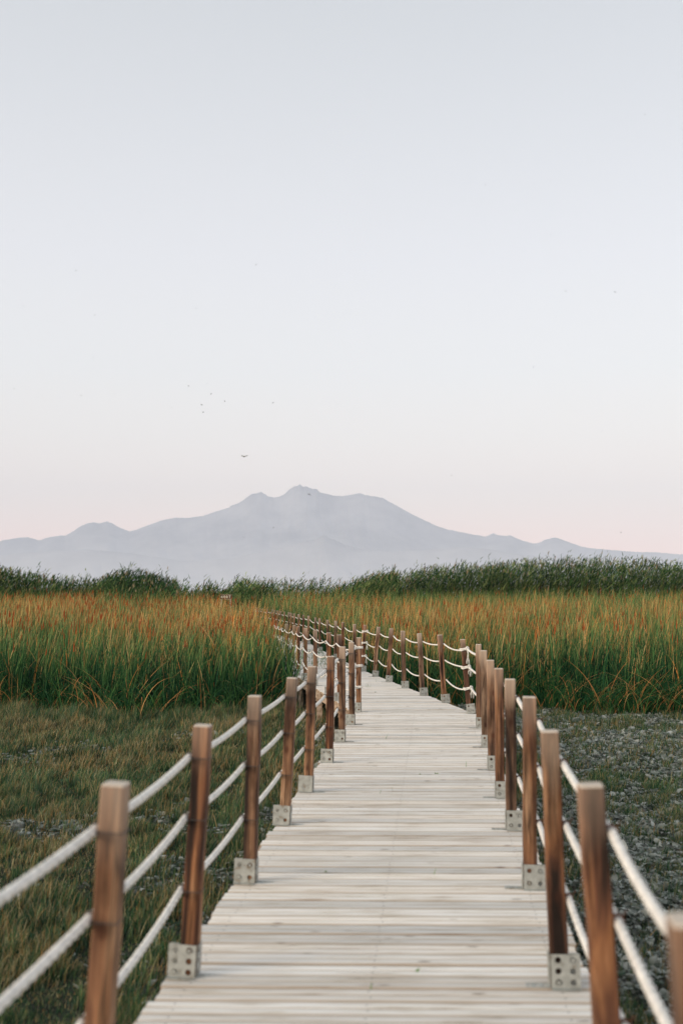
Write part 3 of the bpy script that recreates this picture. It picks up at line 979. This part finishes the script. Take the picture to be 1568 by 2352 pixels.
hedge("reed_bed", "low reeds closing the gap below the mountain haze",
      [(395, 1356), (425, 1351), (455, 1347), (480, 1347), (497, 1357), (515, 1354)], 58, 6, 14, [2, 3, 2, 1], low=.2)
hedge("reed_bed", "low bluish green reeds in front of the dark clump",
      [(225, 1352), (270, 1345), (320, 1342), (370, 1346), (420, 1352)], 54, 3, 12, [3, 4, .6, 1], low=.2)

# ---- short grass on both sides
def grass(name, label, side, recipe, grow):
    B = Bunch()
    for (y0, y1, dens, h0, h1, w) in recipe:
        xw = .334 * y1 + 1.2
        n = int(dens * xw * (y1 - y0))
        X = (U(-xw, 0, n) if side < 0 else U(0, xw, n)) + (.0 if side < 0 else .0)
        Y = U(y0, y1, n)
        ok = np.abs(X) < .334 * Y + 1.2
        ok &= (X < XL(Y) + .12) if side < 0 else (X > XR(Y) - .12)
        ok &= Y < front_edge(X) + .15
        c = crust(X, Y)
        d = fbm(X * 2.2, Y * 2.2, 3, 33.)
        ok &= grow(c, d, X, Y, rng.random(n))
        X, Y, d = X[ok], Y[ok], d[ok]; n = len(X)
        z = gheight(X, Y) - .006
        tall = sstep(17.3, 19.6, Y)
        clump = .35 + 1.5 * sstep(.3, .75, fbm(X * 4.5, Y * 4.5, 2, 91.))
        ln = U(h0, h1, n) * clump * (1 + (.7 if side < 0 else .1) * tall)
        az = rng.normal(.3, 1.5, n)
        a0 = np.abs(rng.normal(.18, .22, n)); bend = np.abs(rng.normal(.5, .45, n))
        big = fbm(X * .9, Y * .9, 3, 45.)
        dryp = np.clip(.10 + 1.2 * (big - .42), .04, .45) * (.45 if side > 0 else 1)
        cg = pick([(.026, .072, .028), (.014, .046, .021), (.095, .140, .055), (.056, .098, .060)], [2, 2, 1.7, 1.8], n) * (.55 + .9 * fbm(X * 1.6, Y * 1.6, 3, 66.))[:, None]
        cd = pick([(.40, .30, .14), (.34, .20, .075), (.46, .40, .23), (.24, .22, .13)], [2, 1.6, 1.2, 2], n)
        dd = rng.random(n) < dryp
        c0 = np.where(dd[:, None], cd * .8, cg); c1 = np.where(dd[:, None], cd, np.where((rng.random(n) < .22)[:, None], cd, cg * 1.5))
        B.add(ribbons(np.stack([X, Y, z], -1), ln, a0, bend, az, U(.7, 1.3, n) * w, rng.normal(0, .8, n), c0, c1, 3, wpow=.8))
    o = B.build(name, M_LEAF)
    tag(o, label, "grass", kind="stuff")
grass("grass", "short green and straw coloured grass left of the boardwalk", -1,
      [(1.9, 6, 5600, .035, .115, .0055), (6, 12, 4000, .04, .12, .0075), (12, 21.3, 2400, .05, .13, .011)],
      lambda c, d, X, Y, r: (r > c * .93) & (r < .55 + .9 * d))
grass("grass", "sparse dark grass between the clods right of the boardwalk", 1,
      [(2.2, 6, 6500, .03, .09, .005), (6, 12, 4600, .03, .09, .0065), (12, 23, 2500, .04, .10, .010)],
      lambda c, d, X, Y, r: (r > c * .55) & (r < .35 + 1.1 * d))

# ---- curled dry flakes of mud and dead leaves among the grass
B = Bunch()
for side, y0, y1, dens in ((1, 2.2, 8, 3200), (1, 8, 21, 1300), (-1, 2.2, 20, 700)):
    xw = .334 * y1 + 1.2; n = int(dens * xw * (y1 - y0))
    X = U(0, xw, n) * side; Y = U(y0, y1, n)
    ok = (np.abs(X) < .334 * Y + 1.2) & ((X > XR(Y) - .1) if side > 0 else (X < XL(Y) + .1)) & (rng.random(n) < crust(X, Y) * (.35 + .9 * (clod_h(X, Y) > .45)))
    X, Y = X[ok], Y[ok]; n = len(X)
    z = gheight(X, Y) + U(-.004, .012, n)
    ln = U(.012, .050, n) * (1 + .04 * Y) * np.where(rng.random(n) < .04, 1.6, 1)
    B.add(ribbons(np.stack([X, Y, z], -1), ln, U(.2, 1.4, n), U(.6, 2.6, n), U(0, 6.28, n), ln * U(.45, 1.2, n), U(0, 6.28, n),
                  pick([(.23, .265, .24), (.12, .165, .135), (.40, .43, .40), (.05, .080, .055), (.025, .068, .034)], [2.4, 2, 1.8, 2.2, 2.4], n), pick([(.38, .40, .37), (.22, .24, .21)], [2, 1], n), 3, wpow=.35, mid=.8))
o = B.build("mud_flakes", M_LEAF); tag(o, "pale grey curled flakes of dry mud among the grass", "dry flakes", kind="stuff")

# ------------------------------------------------------------------ weeds growing through the deck
def weed(px, py, n, h, label, shape="grass"):
    p = on_plane(px, py, 0.0)
    B = Bunch()
    k = n
    root = np.stack([rng.normal(0, .012 if n < 4 else .03, k), rng.normal(0, .01, k), np.zeros(k) - .008], -1)
    c = pick([(.12, .20, .08), (.18, .25, .12)], [1, 1], k)
    if shape == "grass":
        B.add(ribbons(root, U(.6, 1.1, k) * h, U(0, .35, k), U(.1, .8, k), U(0, 6.28, k), np.full(k, .0065), U(0, 3.1, k), c, c * 1.3, 4))
    else:
        B.add(ribbons(root, U(.6, 1.1, k) * h, U(.5, 1.1, k), U(.1, .6, k), U(0, 6.28, k), np.full(k, .013), U(0, 3.1, k), c, c * 1.3, 4, wpow=.5, mid=.8))
    o = B.build("weed", M_LEAF)
    o.location = p
    tag(o, label, "weed", "weeds growing through the deck boards")
WEEDS = [(845, 1578, 9, .12, "spray of grass through the boards just past the left corner post", "grass"),
         (868, 1566, 7, .10, "thin grass through the boards near the far rail's fifth post", "grass"),
         (862, 1590, 4, .07, "low leafy sprout beside the grass past the corner post", "leaf"),
         (892, 1587, 3, .05, "tiny sprout on the deck at the bend below the dark leaning post", "leaf"),
         (885, 1697, 2, .12, "single upright green blade in the middle of the deck before the bend", "grass"),
         (967, 1779, 6, .05, "row of tiny leafy sprouts in the middle of the deck", "leaf"),
         (1002, 1778, 5, .05, "tiny leafy sprout at the right end of the row on the deck", "leaf"),
         (1068, 1761, 2, .10, "single green blade near the right rail's dark red post", "grass"),
         (902, 1818, 2, .10, "upright green blade on the deck below the row of sprouts", "grass"),
         (872, 1822, 3, .07, "faint pale grass blades left of the upright blade", "grass"),
         (960, 2230, 2, .05, "short blurred green sprout on the near deck, right of centre", "leaf"),
         (745, 2003, 5, .05, "flat pale green sprout on the deck near the left rail", "leaf"),
         (852, 2268, 2, .06, "blurred green blade on the near deck by the nail line", "grass"),
         (1005, 2010, 2, .07, "faint bent blade on the deck level with the third right post", "grass")]
for w in WEEDS: weed(w[0], w[1], max(1, w[2] * 2 // 3), w[3] * (.62 if w[5] == "leaf" else .85), w[4], w[5])
# thick growth along the far deck: one could not count it
B = Bunch()
for (yc, n, sx) in ((24.5, 70, .6), (26.5, 150, .7), (29, 160, .6), (32, 160, .5)):
    Y = rng.normal(yc, .5, n); X = XL(Y) * (1 - (t := U(.05, .95, n))) + XR(Y) * t
    c = pick([(.05, .12, .035), (.09, .15, .05), (.26, .20, .08)], [2, 2, 1], n)
    B.add(ribbons(np.stack([X, Y, np.zeros(n) - .01], -1), U(.06, .30, n), U(0, .7, n), U(.1, 1.2, n), U(0, 6.28, n), np.full(n, .012), U(0, 3.1, n), c, c * 1.2, 4))
o = B.build("deck_growth", M_LEAF); tag(o, "green weeds spreading over the far deck behind the left rail", "weeds", kind="stuff")

# ------------------------------------------------------------------ litter
def litter(px, py, s, label):
    p = on_plane(px, py, GZ + .05)
    p.z = float(gheight(np.array([p.x]), np.array([p.y]))[0]) + .03
    bm = bmesh.new()
    bmesh.ops.create_grid(bm, x_segments=10, y_segments=7, size=1)
    rr = random.Random(px)
    for v in bm.verts:
        x, yv = v.co.x, v.co.y
        v.co = Vector((x * s + rr.uniform(-.1, .1) * s, yv * s * .5 + rr.uniform(-.1, .1) * s, (math.sin(x * 4 + px) * .28 + math.cos(yv * 5 + py) * .22 + rr.uniform(-.15, .15)) * s))
    me = bpy.data.meshes.new("litter"); bm.to_mesh(me); bm.free(); me.materials.append(M_LITTER)
    o = bpy.data.objects.new("plastic_scrap", me); COL.objects.link(o); o.location = p; o.rotation_euler = (0, 0, px)
    sm = o.modifiers.new("thickness", 'SOLIDIFY'); sm.thickness = .0015
    tag(o, label, "litter", "white scraps lying on the ground")
litter(619, 1645, .07, "white plastic scrap on the grass at the foot of the left reeds")
litter(649, 1725, .055, "small white scrap behind the left rail's fourth post")
litter(1297, 1786, .05, "crumpled white scrap among the clods right of the right rail")
litter(1352, 2313, .035, "bluish white scrap beside the deck edge at the bottom right")

# ------------------------------------------------------------------ sign among the reeds
p = at_depth(519, 1371, 50.0)
sg = empty("sign_board", (p.x, p.y, float(ground_z(50.0))))
tag(sg, "small dark brown sign with pale lettering half hidden in reeds", "sign")
top = p.z - sg.location.z
mb = MB(); mb.box((-.27, -.012, top - .10), (.27, .012, top + .10), ch=.003); mb.build("board", M_SIGN, sg)
mb = MB()
for (a, b_, c_, d_) in ((-.28, .28, top + .10, top + .118), (-.28, .28, top - .118, top - .10)): mb.box((a, -.02, c_), (b_, .02, d_))
mb.build("frame", M_BEAM, sg)
for x in (-.22, .22):
    mb = MB(); mb.box((x - .025, .013, -.2), (x + .025, .05, top + .09), ch=.004); mb.build("leg", M_BEAM, sg)
for (ch, x) in (("4", -.20), ("0", -.07), ("0", .05), ("T", .185)):
    cu = bpy.data.curves.new("letter", 'FONT'); cu.body = ch; cu.size = .17; cu.align_x = 'CENTER'; cu.extrude = .002; cu.offset = .006
    to = bpy.data.objects.new("letter_tmp", cu); COL.objects.link(to)
    dg = bpy.context.evaluated_depsgraph_get()
    me = bpy.data.meshes.new_from_object(to.evaluated_get(dg)); me.materials.clear(); me.materials.append(M_LETTER)
    bpy.data.objects.remove(to)
    lo = bpy.data.objects.new("letter", me); COL.objects.link(lo); lo.parent = sg
    lo.rotation_euler = (R(90), 0, 0); lo.location = (x, -.0145, top - .055)

# ------------------------------------------------------------------ birds
def bird_mesh(span, flap, sweep, seed):
    """Body and both wings as one continuous surface: sections along the body, wings grown from its sides."""
    r = random.Random(seed)
    bm = bmesh.new()
    L = span * .52
    prof = [(-.50, .004), (-.34, .045), (-.1, .085), (.12, .10), (.30, .07), (.42, .055), (.5, .008)]
    rings = []
    for (yy, rr) in prof:
        ring = [bm.verts.new((math.cos(a) * rr * L, yy * L, math.sin(a) * rr * L * .85)) for a in [k * math.pi / 4 for k in range(8)]]
        rings.append(ring)
    keep = []
    for i in range(len(rings) - 1):
        for k in range(8):
            if i == 2 and k in (7, 3): continue           # wing roots stay open
            bm.faces.new((rings[i][k], rings[i][(k + 1) % 8], rings[i + 1][(k + 1) % 8], rings[i + 1][k]))
    bm.faces.new(list(reversed(rings[0]))); bm.faces.new(rings[-1])
    for side, k in ((1, 7), (-1, 3)):
        a, b_ = rings[2][k], rings[2][(k + 1) % 8]; c, d = rings[3][(k + 1) % 8], rings[3][k]
        prev = [a, b_, c, d]
        hs = span / 2
        for (u, ch, sw) in ((.45, .34, .10), (.75, .26, .02), (1.0, .06, -.16)):
            z = math.sin(flap) * u * hs if u < .6 else math.sin(flap) * .45 * hs + math.sin(flap * .35) * (u - .45) * hs
            x = side * (math.cos(flap) * u * hs)
            y0 = sw * hs * sweep - ch * hs * .5; y1 = y0 + ch * hs
            t = .008 * span * (1.15 - u)
            lo_f, up_f = (x, y1, z - t), (x, y1, z + t)
            q = [(x, y0, z - t), (x, y0, z + t), (x, y1, z + t), (x, y1, z - t)]
            if side < 0: q = [(x, y0, z + t), (x, y0, z - t), (x, y1, z - t), (x, y1, z + t)]
            nv = [bm.verts.new(v) for v in q]
            for j in range(4):
                bm.faces.new((prev[j], prev[(j + 1) % 4], nv[(j + 1) % 4], nv[j]))
            prev = nv
        bm.faces.new(prev)
    # forked tail
    for s in (-1, 1):
        vs = [bm.verts.new(v) for v in ((0, -.42 * L, .004), (s * .05 * L, -.42 * L, .004), (s * .14 * L, -.78 * L, .002), (s * .02 * L, -.56 * L, .002))]
        bm.faces.new(vs)
    bmesh.ops.recalc_face_normals(bm, faces=bm.faces)
    me = bpy.data.meshes.new("swallow"); bm.to_mesh(me); bm.free(); me.materials.append(M_BIRD)
    return me
BM = [bird_mesh(.33, f, s, i) for i, (f, s) in enumerate([(.5, 1.0), (.1, 1.6), (-.4, 1.1), (.9, .8), (.25, 2.0)])]
def bird(px, py, size, label, grp="birds scattered over the sky", k=None):
    """size: the apparent width in photo pixels (1568 wide)."""
    Y = .33 * F / (size * 1.35)
    o = bpy.data.objects.new("flying_bird", BM[random.randrange(5) if k is None else k]); COL.objects.link(o)
    o.location = at_depth(px, py, Y)
    o.rotation_euler = (random.uniform(-.5, .5), random.uniform(-.6, .6), random.uniform(0, 6.28))
    tag(o, label, "bird", grp)
BIRDS = [(1480, 263, 4.5, "highest bird, a dark speck near the upper right corner"),
         (1114, 425, 5, "dark bird high right of centre, left of two others"),
         (1263, 416, 4, "small bird high up, right of the dark one at the same height"),
         (1263, 539, 4.5, "bird straight below the small one in the upper right sky"),
         (588, 609, 4.5, "lone bird in the middle of the sky above the summit's left"),
         (793, 624, 3, "faint speck of a bird in the very centre of the sky"),
         (175, 622, 4, "bird in the upper left sky, highest of the left side but one"),
         (32, 529, 3.5, "highest bird at the photo's left edge"),
         (54, 703, 3, "faint bird close to the left edge at mid sky"),
         (218, 724, 4.5, "bird at mid sky straight above another in the left quarter"),
         (451, 708, 4.5, "bird at mid sky between the left quarter and the centre"),
         (1298, 669, 4, "small bird at mid sky just left of the big dark one"),
         (1411, 671, 7, "big dark bird with raised wings at mid sky on the right"),
         (215, 822, 3.5, "faint bird straight below another in the left quarter"),
         (187, 908, 4.5, "dark bird low in the left quarter of the sky"),
         (33, 893, 6, "pale bird near the left edge with spread wings"),
         (263, 905, 3, "faint bird right of the dark low one on the left"),
         (433, 887, 5, "leftmost bird of the small group above the drone"),
         (477, 881, 4.5, "topmost bird of the small group above the drone"),
         (485, 905, 5, "right hand bird of the small group above the drone"),
         (516, 922, 5.5, "faint bird right below the small group"),
         (463, 930, 7.5, "largest dark bird below the small group above the drone"),
         (467, 947, 6, "lowest faint bird under the largest dark one"),
         (395, 936, 3, "faint speck left of the small group"),
         (627, 925, 4.5, "lone dark bird right of the small group"),
         (776, 929, 3, "faint bird above the rounded right shoulder of the mountain"),
         (1224, 843, 4.5, "lone bird in the right half, lower than mid sky"),
         (1382, 989, 4.5, "dark bird low in the right sky"),
         (250, 1024, 3.5, "faint bird low in the left sky above the twin hump"),
         (710, 1135, 7, "bird flying in front of the summit rocks"),
         (628, 1212, 5, "dark bird flying in front of the mountain's middle slope"),
         (559, 1234, 4, "tiny bird in front of the mountain's lower left slope"),
         (1425, 1223, 4.5, "bird low at right above the mountain's tail"),
         (1036, 1092, 4, "small bird low in the sky right of the summit"),
         (1457, 1053, 3, "faint bird low at the right edge"),
         (1116, 1081, 3, "faint bird right of the small one near the summit")]
for b in BIRDS: bird(*b)
for (x, yv) in ((1356, 1289), (1368, 1292), (1379, 1290), (1385, 1295), (1392, 1290), (1406, 1292), (1415, 1291), (1427, 1298), (1470, 1288), (1502, 1288), (1507, 1281), (1698, 1292), (1332, 1297), (1348, 1294), (1549, 1292), (1563, 1293)):
    bird(x, yv, 4.2, "tiny dark bird skimming low over the tall reeds at right", "small birds low over the right hand reeds", 0)

# ------------------------------------------------------------------ drone
dp = at_depth(561, 1048, 62.0)
dr = empty("quadcopter", dp); tag(dr, "small dark quadcopter drone hovering left of the mountain summit", "drone")
bm = bmesh.new(); bmesh.ops.create_uvsphere(bm, u_segments=16, v_segments=10, radius=1)
for v in bm.verts: v.co = Vector((v.co.x * .055, v.co.y * .11, v.co.z * .032 + .008 * (v.co.y > 0)))
me = bpy.data.meshes.new("body"); bm.to_mesh(me); bm.free(); me.materials.append(M_DRONE2)
o = bpy.data.objects.new("body", me); COL.objects.link(o); o.parent = dr
mb = MB(); mb.box((-.035, -.10, -.065), (.035, -.045, -.015), ch=.008); cg = mb.build("camera_gimbal", M_DRONE, dr)
mb = MB(); mb.tube([(0, -.101, -.04), (0, -.112, -.04)], .017, 12); mb.build("lens", M_LENS, cg)
for sx in (-1, 1):
    for sy in (-1, 1):
        tip = Vector((sx * .15, sy * .12, .022 + .012 * (sy > 0)))
        mb = MB(); mb.tube([(sx * .03, sy * .06, .005), (sx * .09, sy * .09, .012), tip], [.011, .008, .008], 8); arm = mb.build("arm", M_DRONE2, dr)
        mb = MB(); mb.tube([tip + Vector((0, 0, -.02)), tip + Vector((0, 0, .018))], .013, 10); mb.build("motor", M_DRONE, arm)
        mb = MB()
        for s in (-1, 1):
            a = .3 * sx * sy
            d = Vector((math.cos(a), math.sin(a), 0)) * s; q = Vector((-d.y, d.x, 0))
            c = tip + Vector((0, 0, .02))
            mb.add([c - q * .004, c + d * .05 - q * .011 + Vector((0, 0, .003)), c + d * .10 - q * .004, c + d * .10 + q * .004, c + d * .05 + q * .009, c + q * .004], [(0, 1, 2, 3, 4, 5)])
        ro = mb.build("rotor", M_DRONE, arm); sm = ro.modifiers.new("t", 'SOLIDIFY'); sm.thickness = .0015
        mb = MB(); mb.tube([(sx * .05, sy * .07, -.005), (sx * .085, sy * .08, -.045)], .006, 6); mb.build("landing_leg", M_DRONE, dr)

# ------------------------------------------------------------------ mountain
PROF = [(-1400, 1330), (-900, 1312), (-500, 1290), (-200, 1262), (-60, 1250), (0, 1243), (30, 1237), (62, 1234), (75, 1237), (88, 1242), (110, 1235), (135, 1230), (150, 1230), (165, 1222), (185, 1208), (196, 1203), (212, 1200), (228, 1202), (243, 1198), (255, 1201), (270, 1210), (285, 1217), (298, 1221), (320, 1214), (350, 1203), (375, 1194), (400, 1189), (420, 1190), (445, 1188), (465, 1185), (490, 1176), (510, 1170), (525, 1166), (529, 1161), (545, 1156), (560, 1147), (572, 1137), (578, 1134), (590, 1132), (598, 1129), (606, 1134), (618, 1141), (632, 1142), (648, 1137), (657, 1130), (663, 1124), (676, 1115), (682, 1116), (688, 1111), (695, 1117), (702, 1116), (710, 1120), (722, 1123), (727, 1122), (733, 1130), (748, 1134), (765, 1138), (782, 1139), (800, 1137), (826, 1132), (840, 1137), (862, 1140), (880, 1144), (900, 1155), (925, 1169), (950, 1183), (975, 1195), (1000, 1207), (1030, 1217), (1060, 1223), (1090, 1229), (1115, 1233), (1125, 1229), (1133, 1225), (1145, 1230), (1160, 1231), (1172, 1230), (1185, 1236), (1205, 1244), (1226, 1249), (1240, 1246), (1255, 1239), (1275, 1235), (1290, 1239), (1310, 1247), (1340, 1257), (1370, 1261), (1420, 1265), (1460, 1268), (1500, 1269), (1540, 1272), (1568, 1274), (1700, 1285), (2100, 1310), (2900, 1345)]
RD = 25000.0
def heightfield(name, prof, rd, r0, r1, mat, nx=2600, nr=56, p_front=1.35, rough=1.6, xr=(-400, 1980), seed=0.):
    px = np.linspace(xr[0], xr[1], nx)
    ridge = np.interp(px, [p[0] for p in prof], [p[1] for p in prof])
    # fine rocky jitter on the crest
    jag = rough * (fbm(px * .22, px * 0 + 3.3 + seed, 3) - .5) * 1.6
    step_px = (xr[1] - xr[0]) / nx
    def smooth(a, wpx):
        k = max(3, int(wpx / step_px)) | 1
        return np.convolve(np.pad(a, k // 2, mode='edge'), np.hanning(k + 2)[1:-1] / np.hanning(k + 2)[1:-1].sum(), 'valid')
    crest = (1385 - ridge + jag) / F * rd + HC
    soft = (1385 - np.maximum(smooth(ridge, 60), ridge)) / F * rd + HC
    soft = smooth(soft, 40)
    t = np.linspace(-1, 1, nr | 1)
    nr = nr | 1
    V = np.zeros((nr, nx, 3))
    for i, tt in enumerate(t):
        rr = rd + (tt * (rd - r0) if tt < 0 else tt * (r1 - rd))
        s = (1 - abs(tt)) ** (p_front if tt < 0 else 1.1)
        kk = math.exp(-abs(tt) * 16)
        Hh = crest * kk + np.minimum(soft, crest * 1.02 + 30) * (1 - kk) if tt else crest
        gully = fbm(px * .02 + 40 + seed + i * .11, np.full_like(px, i * .16), 4)
        spur = 1 - .22 * (gully) * (math.sin(math.pi * min(1, abs(tt) * 1.1))) 
        V[i, :, 0] = (px - W0 / 2) / F * rr
        V[i, :, 1] = rr
        V[i, :, 2] = GZ + .3 + np.maximum(Hh * s * spur, 0) - 6 * (abs(tt) > .97)
    idx = np.arange(nr * nx).reshape(nr, nx)
    q = np.stack([idx[:-1, :-1], idx[:-1, 1:], idx[1:, 1:], idx[1:, :-1]], -1).reshape(-1, 4)
    return np_mesh(name, V.reshape(-1, 3), q, mat, None, smooth=True)
def rock_mat():
    m, nt, out = new_mat("mountain_rock")
    b = principled(nt, out, 0.95, spec=0.1)
    tc = N(nt, "ShaderNodeTexCoord")
    g = N(nt, "ShaderNodeTexNoise"); g.inputs["Scale"].default_value = .0012; g.inputs["Detail"].default_value = 8; g.inputs["Roughness"].default_value = .65
    nt.links.new(tc.outputs["Object"], g.inputs[0])
    gr = ramp(nt, [(0.38, (0.13, 0.14, 0.15)), (0.62, (0.30, 0.30, 0.30))]); nt.links.new(g.outputs[0], gr.inputs[0])
    # pale steppe tone paints brighter haze into the lower slopes, darker rock higher up
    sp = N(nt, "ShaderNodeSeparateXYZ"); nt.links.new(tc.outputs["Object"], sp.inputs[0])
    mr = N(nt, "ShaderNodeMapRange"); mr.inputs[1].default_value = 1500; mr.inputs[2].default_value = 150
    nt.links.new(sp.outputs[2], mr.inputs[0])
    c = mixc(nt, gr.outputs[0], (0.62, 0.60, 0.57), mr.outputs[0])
    nt.links.new(c, b.inputs["Base Color"])
    return m
M_ROCK = rock_mat()
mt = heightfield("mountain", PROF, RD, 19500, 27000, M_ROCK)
tag(mt, "hazy blue grey volcanic mountain with a jagged double summit", kind="structure")
FH = [(-1400, 1370), (-600, 1340), (-150, 1285), (0, 1276), (60, 1270), (120, 1265), (200, 1262), (300, 1271), (430, 1290), (520, 1283), (600, 1268), (640, 1258), (680, 1249), (700, 1243), (712, 1241), (724, 1240), (736, 1233), (745, 1230), (755, 1236), (770, 1241), (790, 1251), (830, 1261), (900, 1268), (990, 1262), (1060, 1256), (1120, 1262), (1200, 1275), (1320, 1282), (1500, 1300), (2000, 1340), (2900, 1375)]
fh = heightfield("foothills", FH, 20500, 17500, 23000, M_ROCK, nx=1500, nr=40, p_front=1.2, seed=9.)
tag(fh, "lower hazy ridge with one small pointed hill before the mountain", kind="structure")

# ------------------------------------------------------------------ haze
HZ = 3150.0
mb = MB(); mb.box((-13200, -160, GZ - 1.5), (13200, 27600, HZ))
m, nt, out = new_mat("haze_air")
pv = N(nt, "ShaderNodeVolumePrincipled")
pv.inputs["Color"].default_value = (0.80, 0.87, 1.0, 1)
pv.inputs["Density"].default_value = 5.4e-5
pv.inputs["Anisotropy"].default_value = -0.2
pv.inputs["Density Attribute"].default_value = ""
nt.links.new(pv.outputs[0], out.inputs["Volume"])
m.cycles.homogeneous_volume = True
hz = mb.build("haze", m)
tag(hz, "pale blue evening haze in front of the mountain", kind="stuff")

# ------------------------------------------------------------------ light
SUN_EL, SUN_AZ = R(13), R(243)            # low, behind the camera and to its left (azimuth clockwise from +Y)
sd = bpy.data.lights.new("sun", 'SUN'); so = bpy.data.objects.new("sun", sd); COL.objects.link(so)
sd.energy = 1.35; sd.angle = R(24); sd.color = (1.0, 0.82, 0.64)
dirv = Vector((math.sin(SUN_AZ) * math.cos(SUN_EL), math.cos(SUN_AZ) * math.cos(SUN_EL), math.sin(SUN_EL)))
so.rotation_euler = dirv.to_track_quat('Z', 'Y').to_euler()

w = bpy.data.worlds.new("World"); scene.world = w; w.use_nodes = True
nt = w.node_tree; nt.nodes.clear()
out = nt.nodes.new("ShaderNodeOutputWorld")
sky = N(nt, "ShaderNodeTexSky", sky_type='NISHITA'); sky.sun_disc = False
sky.sun_elevation = SUN_EL; sky.sun_rotation = SUN_AZ; sky.air_density = 1.0; sky.dust_density = 2.0; sky.ozone_density = 1.0
bg = N(nt, "ShaderNodeBackground"); bg.inputs["Strength"].default_value = 0.05
nt.links.new(sky.outputs[0], bg.inputs[0])
tc = N(nt, "ShaderNodeTexCoord"); sp = N(nt, "ShaderNodeSeparateXYZ"); nt.links.new(tc.outputs["Generated"], sp.inputs[0])
rp = ramp(nt, [(0.0, (0.20, 0.20, 0.17)), (0.49, (0.30, 0.29, 0.26)), (0.50, (1.74, 1.03, 0.82)), (0.525, (1.68, 1.05, 0.84)), (0.55, (1.38, 1.10, 0.90)), (0.58, (1.16, 1.05, 0.93)), (0.61, (1.03, 1.00, 0.95)),
               (0.66, (0.93, 0.915, 0.915)), (0.72, (0.80, 0.805, 0.81)), (0.78, (0.68, 0.70, 0.71)), (1.0, (0.50, 0.55, 0.60))])
mr = N(nt, "ShaderNodeMath", operation='MULTIPLY_ADD'); mr.inputs[1].default_value = .5; mr.inputs[2].default_value = .5
nt.links.new(sp.outputs[2], mr.inputs[0]); nt.links.new(mr.outputs[0], rp.inputs[0])
bg2 = N(nt, "ShaderNodeBackground"); bg2.inputs["Strength"].default_value = 0.9
nt.links.new(rp.outputs[0], bg2.inputs[0])
ad = N(nt, "ShaderNodeAddShader"); nt.links.new(bg.outputs[0], ad.inputs[0]); nt.links.new(bg2.outputs[0], ad.inputs[1])
dp_ = N(nt, "ShaderNodeVectorMath", operation='DOT_PRODUCT'); nt.links.new(tc.outputs["Generated"], dp_.inputs[0])
dp_.inputs[1].default_value = (math.sin(SUN_AZ), math.cos(SUN_AZ), 0.05)
gl = math_n(nt, 'POWER', math_n(nt, 'MAXIMUM', dp_.outputs["Value"], 0.0), 3.0)
up_ = math_n(nt, 'GREATER_THAN', sp.outputs[2], 0.0)
bg3 = N(nt, "ShaderNodeBackground"); bg3.inputs[0].default_value = (1.0, 0.83, 0.66, 1)
nt.links.new(math_n(nt, 'MULTIPLY', math_n(nt, 'MULTIPLY', gl, up_), 1.3), bg3.inputs[1])
ad2 = N(nt, "ShaderNodeAddShader"); nt.links.new(ad.outputs[0], ad2.inputs[0]); nt.links.new(bg3.outputs[0], ad2.inputs[1])
nt.links.new(ad2.outputs[0], out.inputs[0])

vs = scene.view_settings
vs.view_transform = 'Standard'; vs.look = 'None'; vs.exposure = 0.0; vs.gamma = 1.0; vs.use_curve_mapping = False
scene.render.engine = 'CYCLES'
cy = scene.cycles
cy.max_bounces = 14; cy.diffuse_bounces = 3; cy.glossy_bounces = 2; cy.transmission_bounces = 3; cy.volume_bounces = 10; cy.transparent_max_bounces = 6
cy.caustics_reflective = False; cy.caustics_refractive = False
cy.use_denoising = True
cy.use_adaptive_sampling = False
try: cy.denoiser = 'OPENIMAGEDENOISE'
except Exception: pass
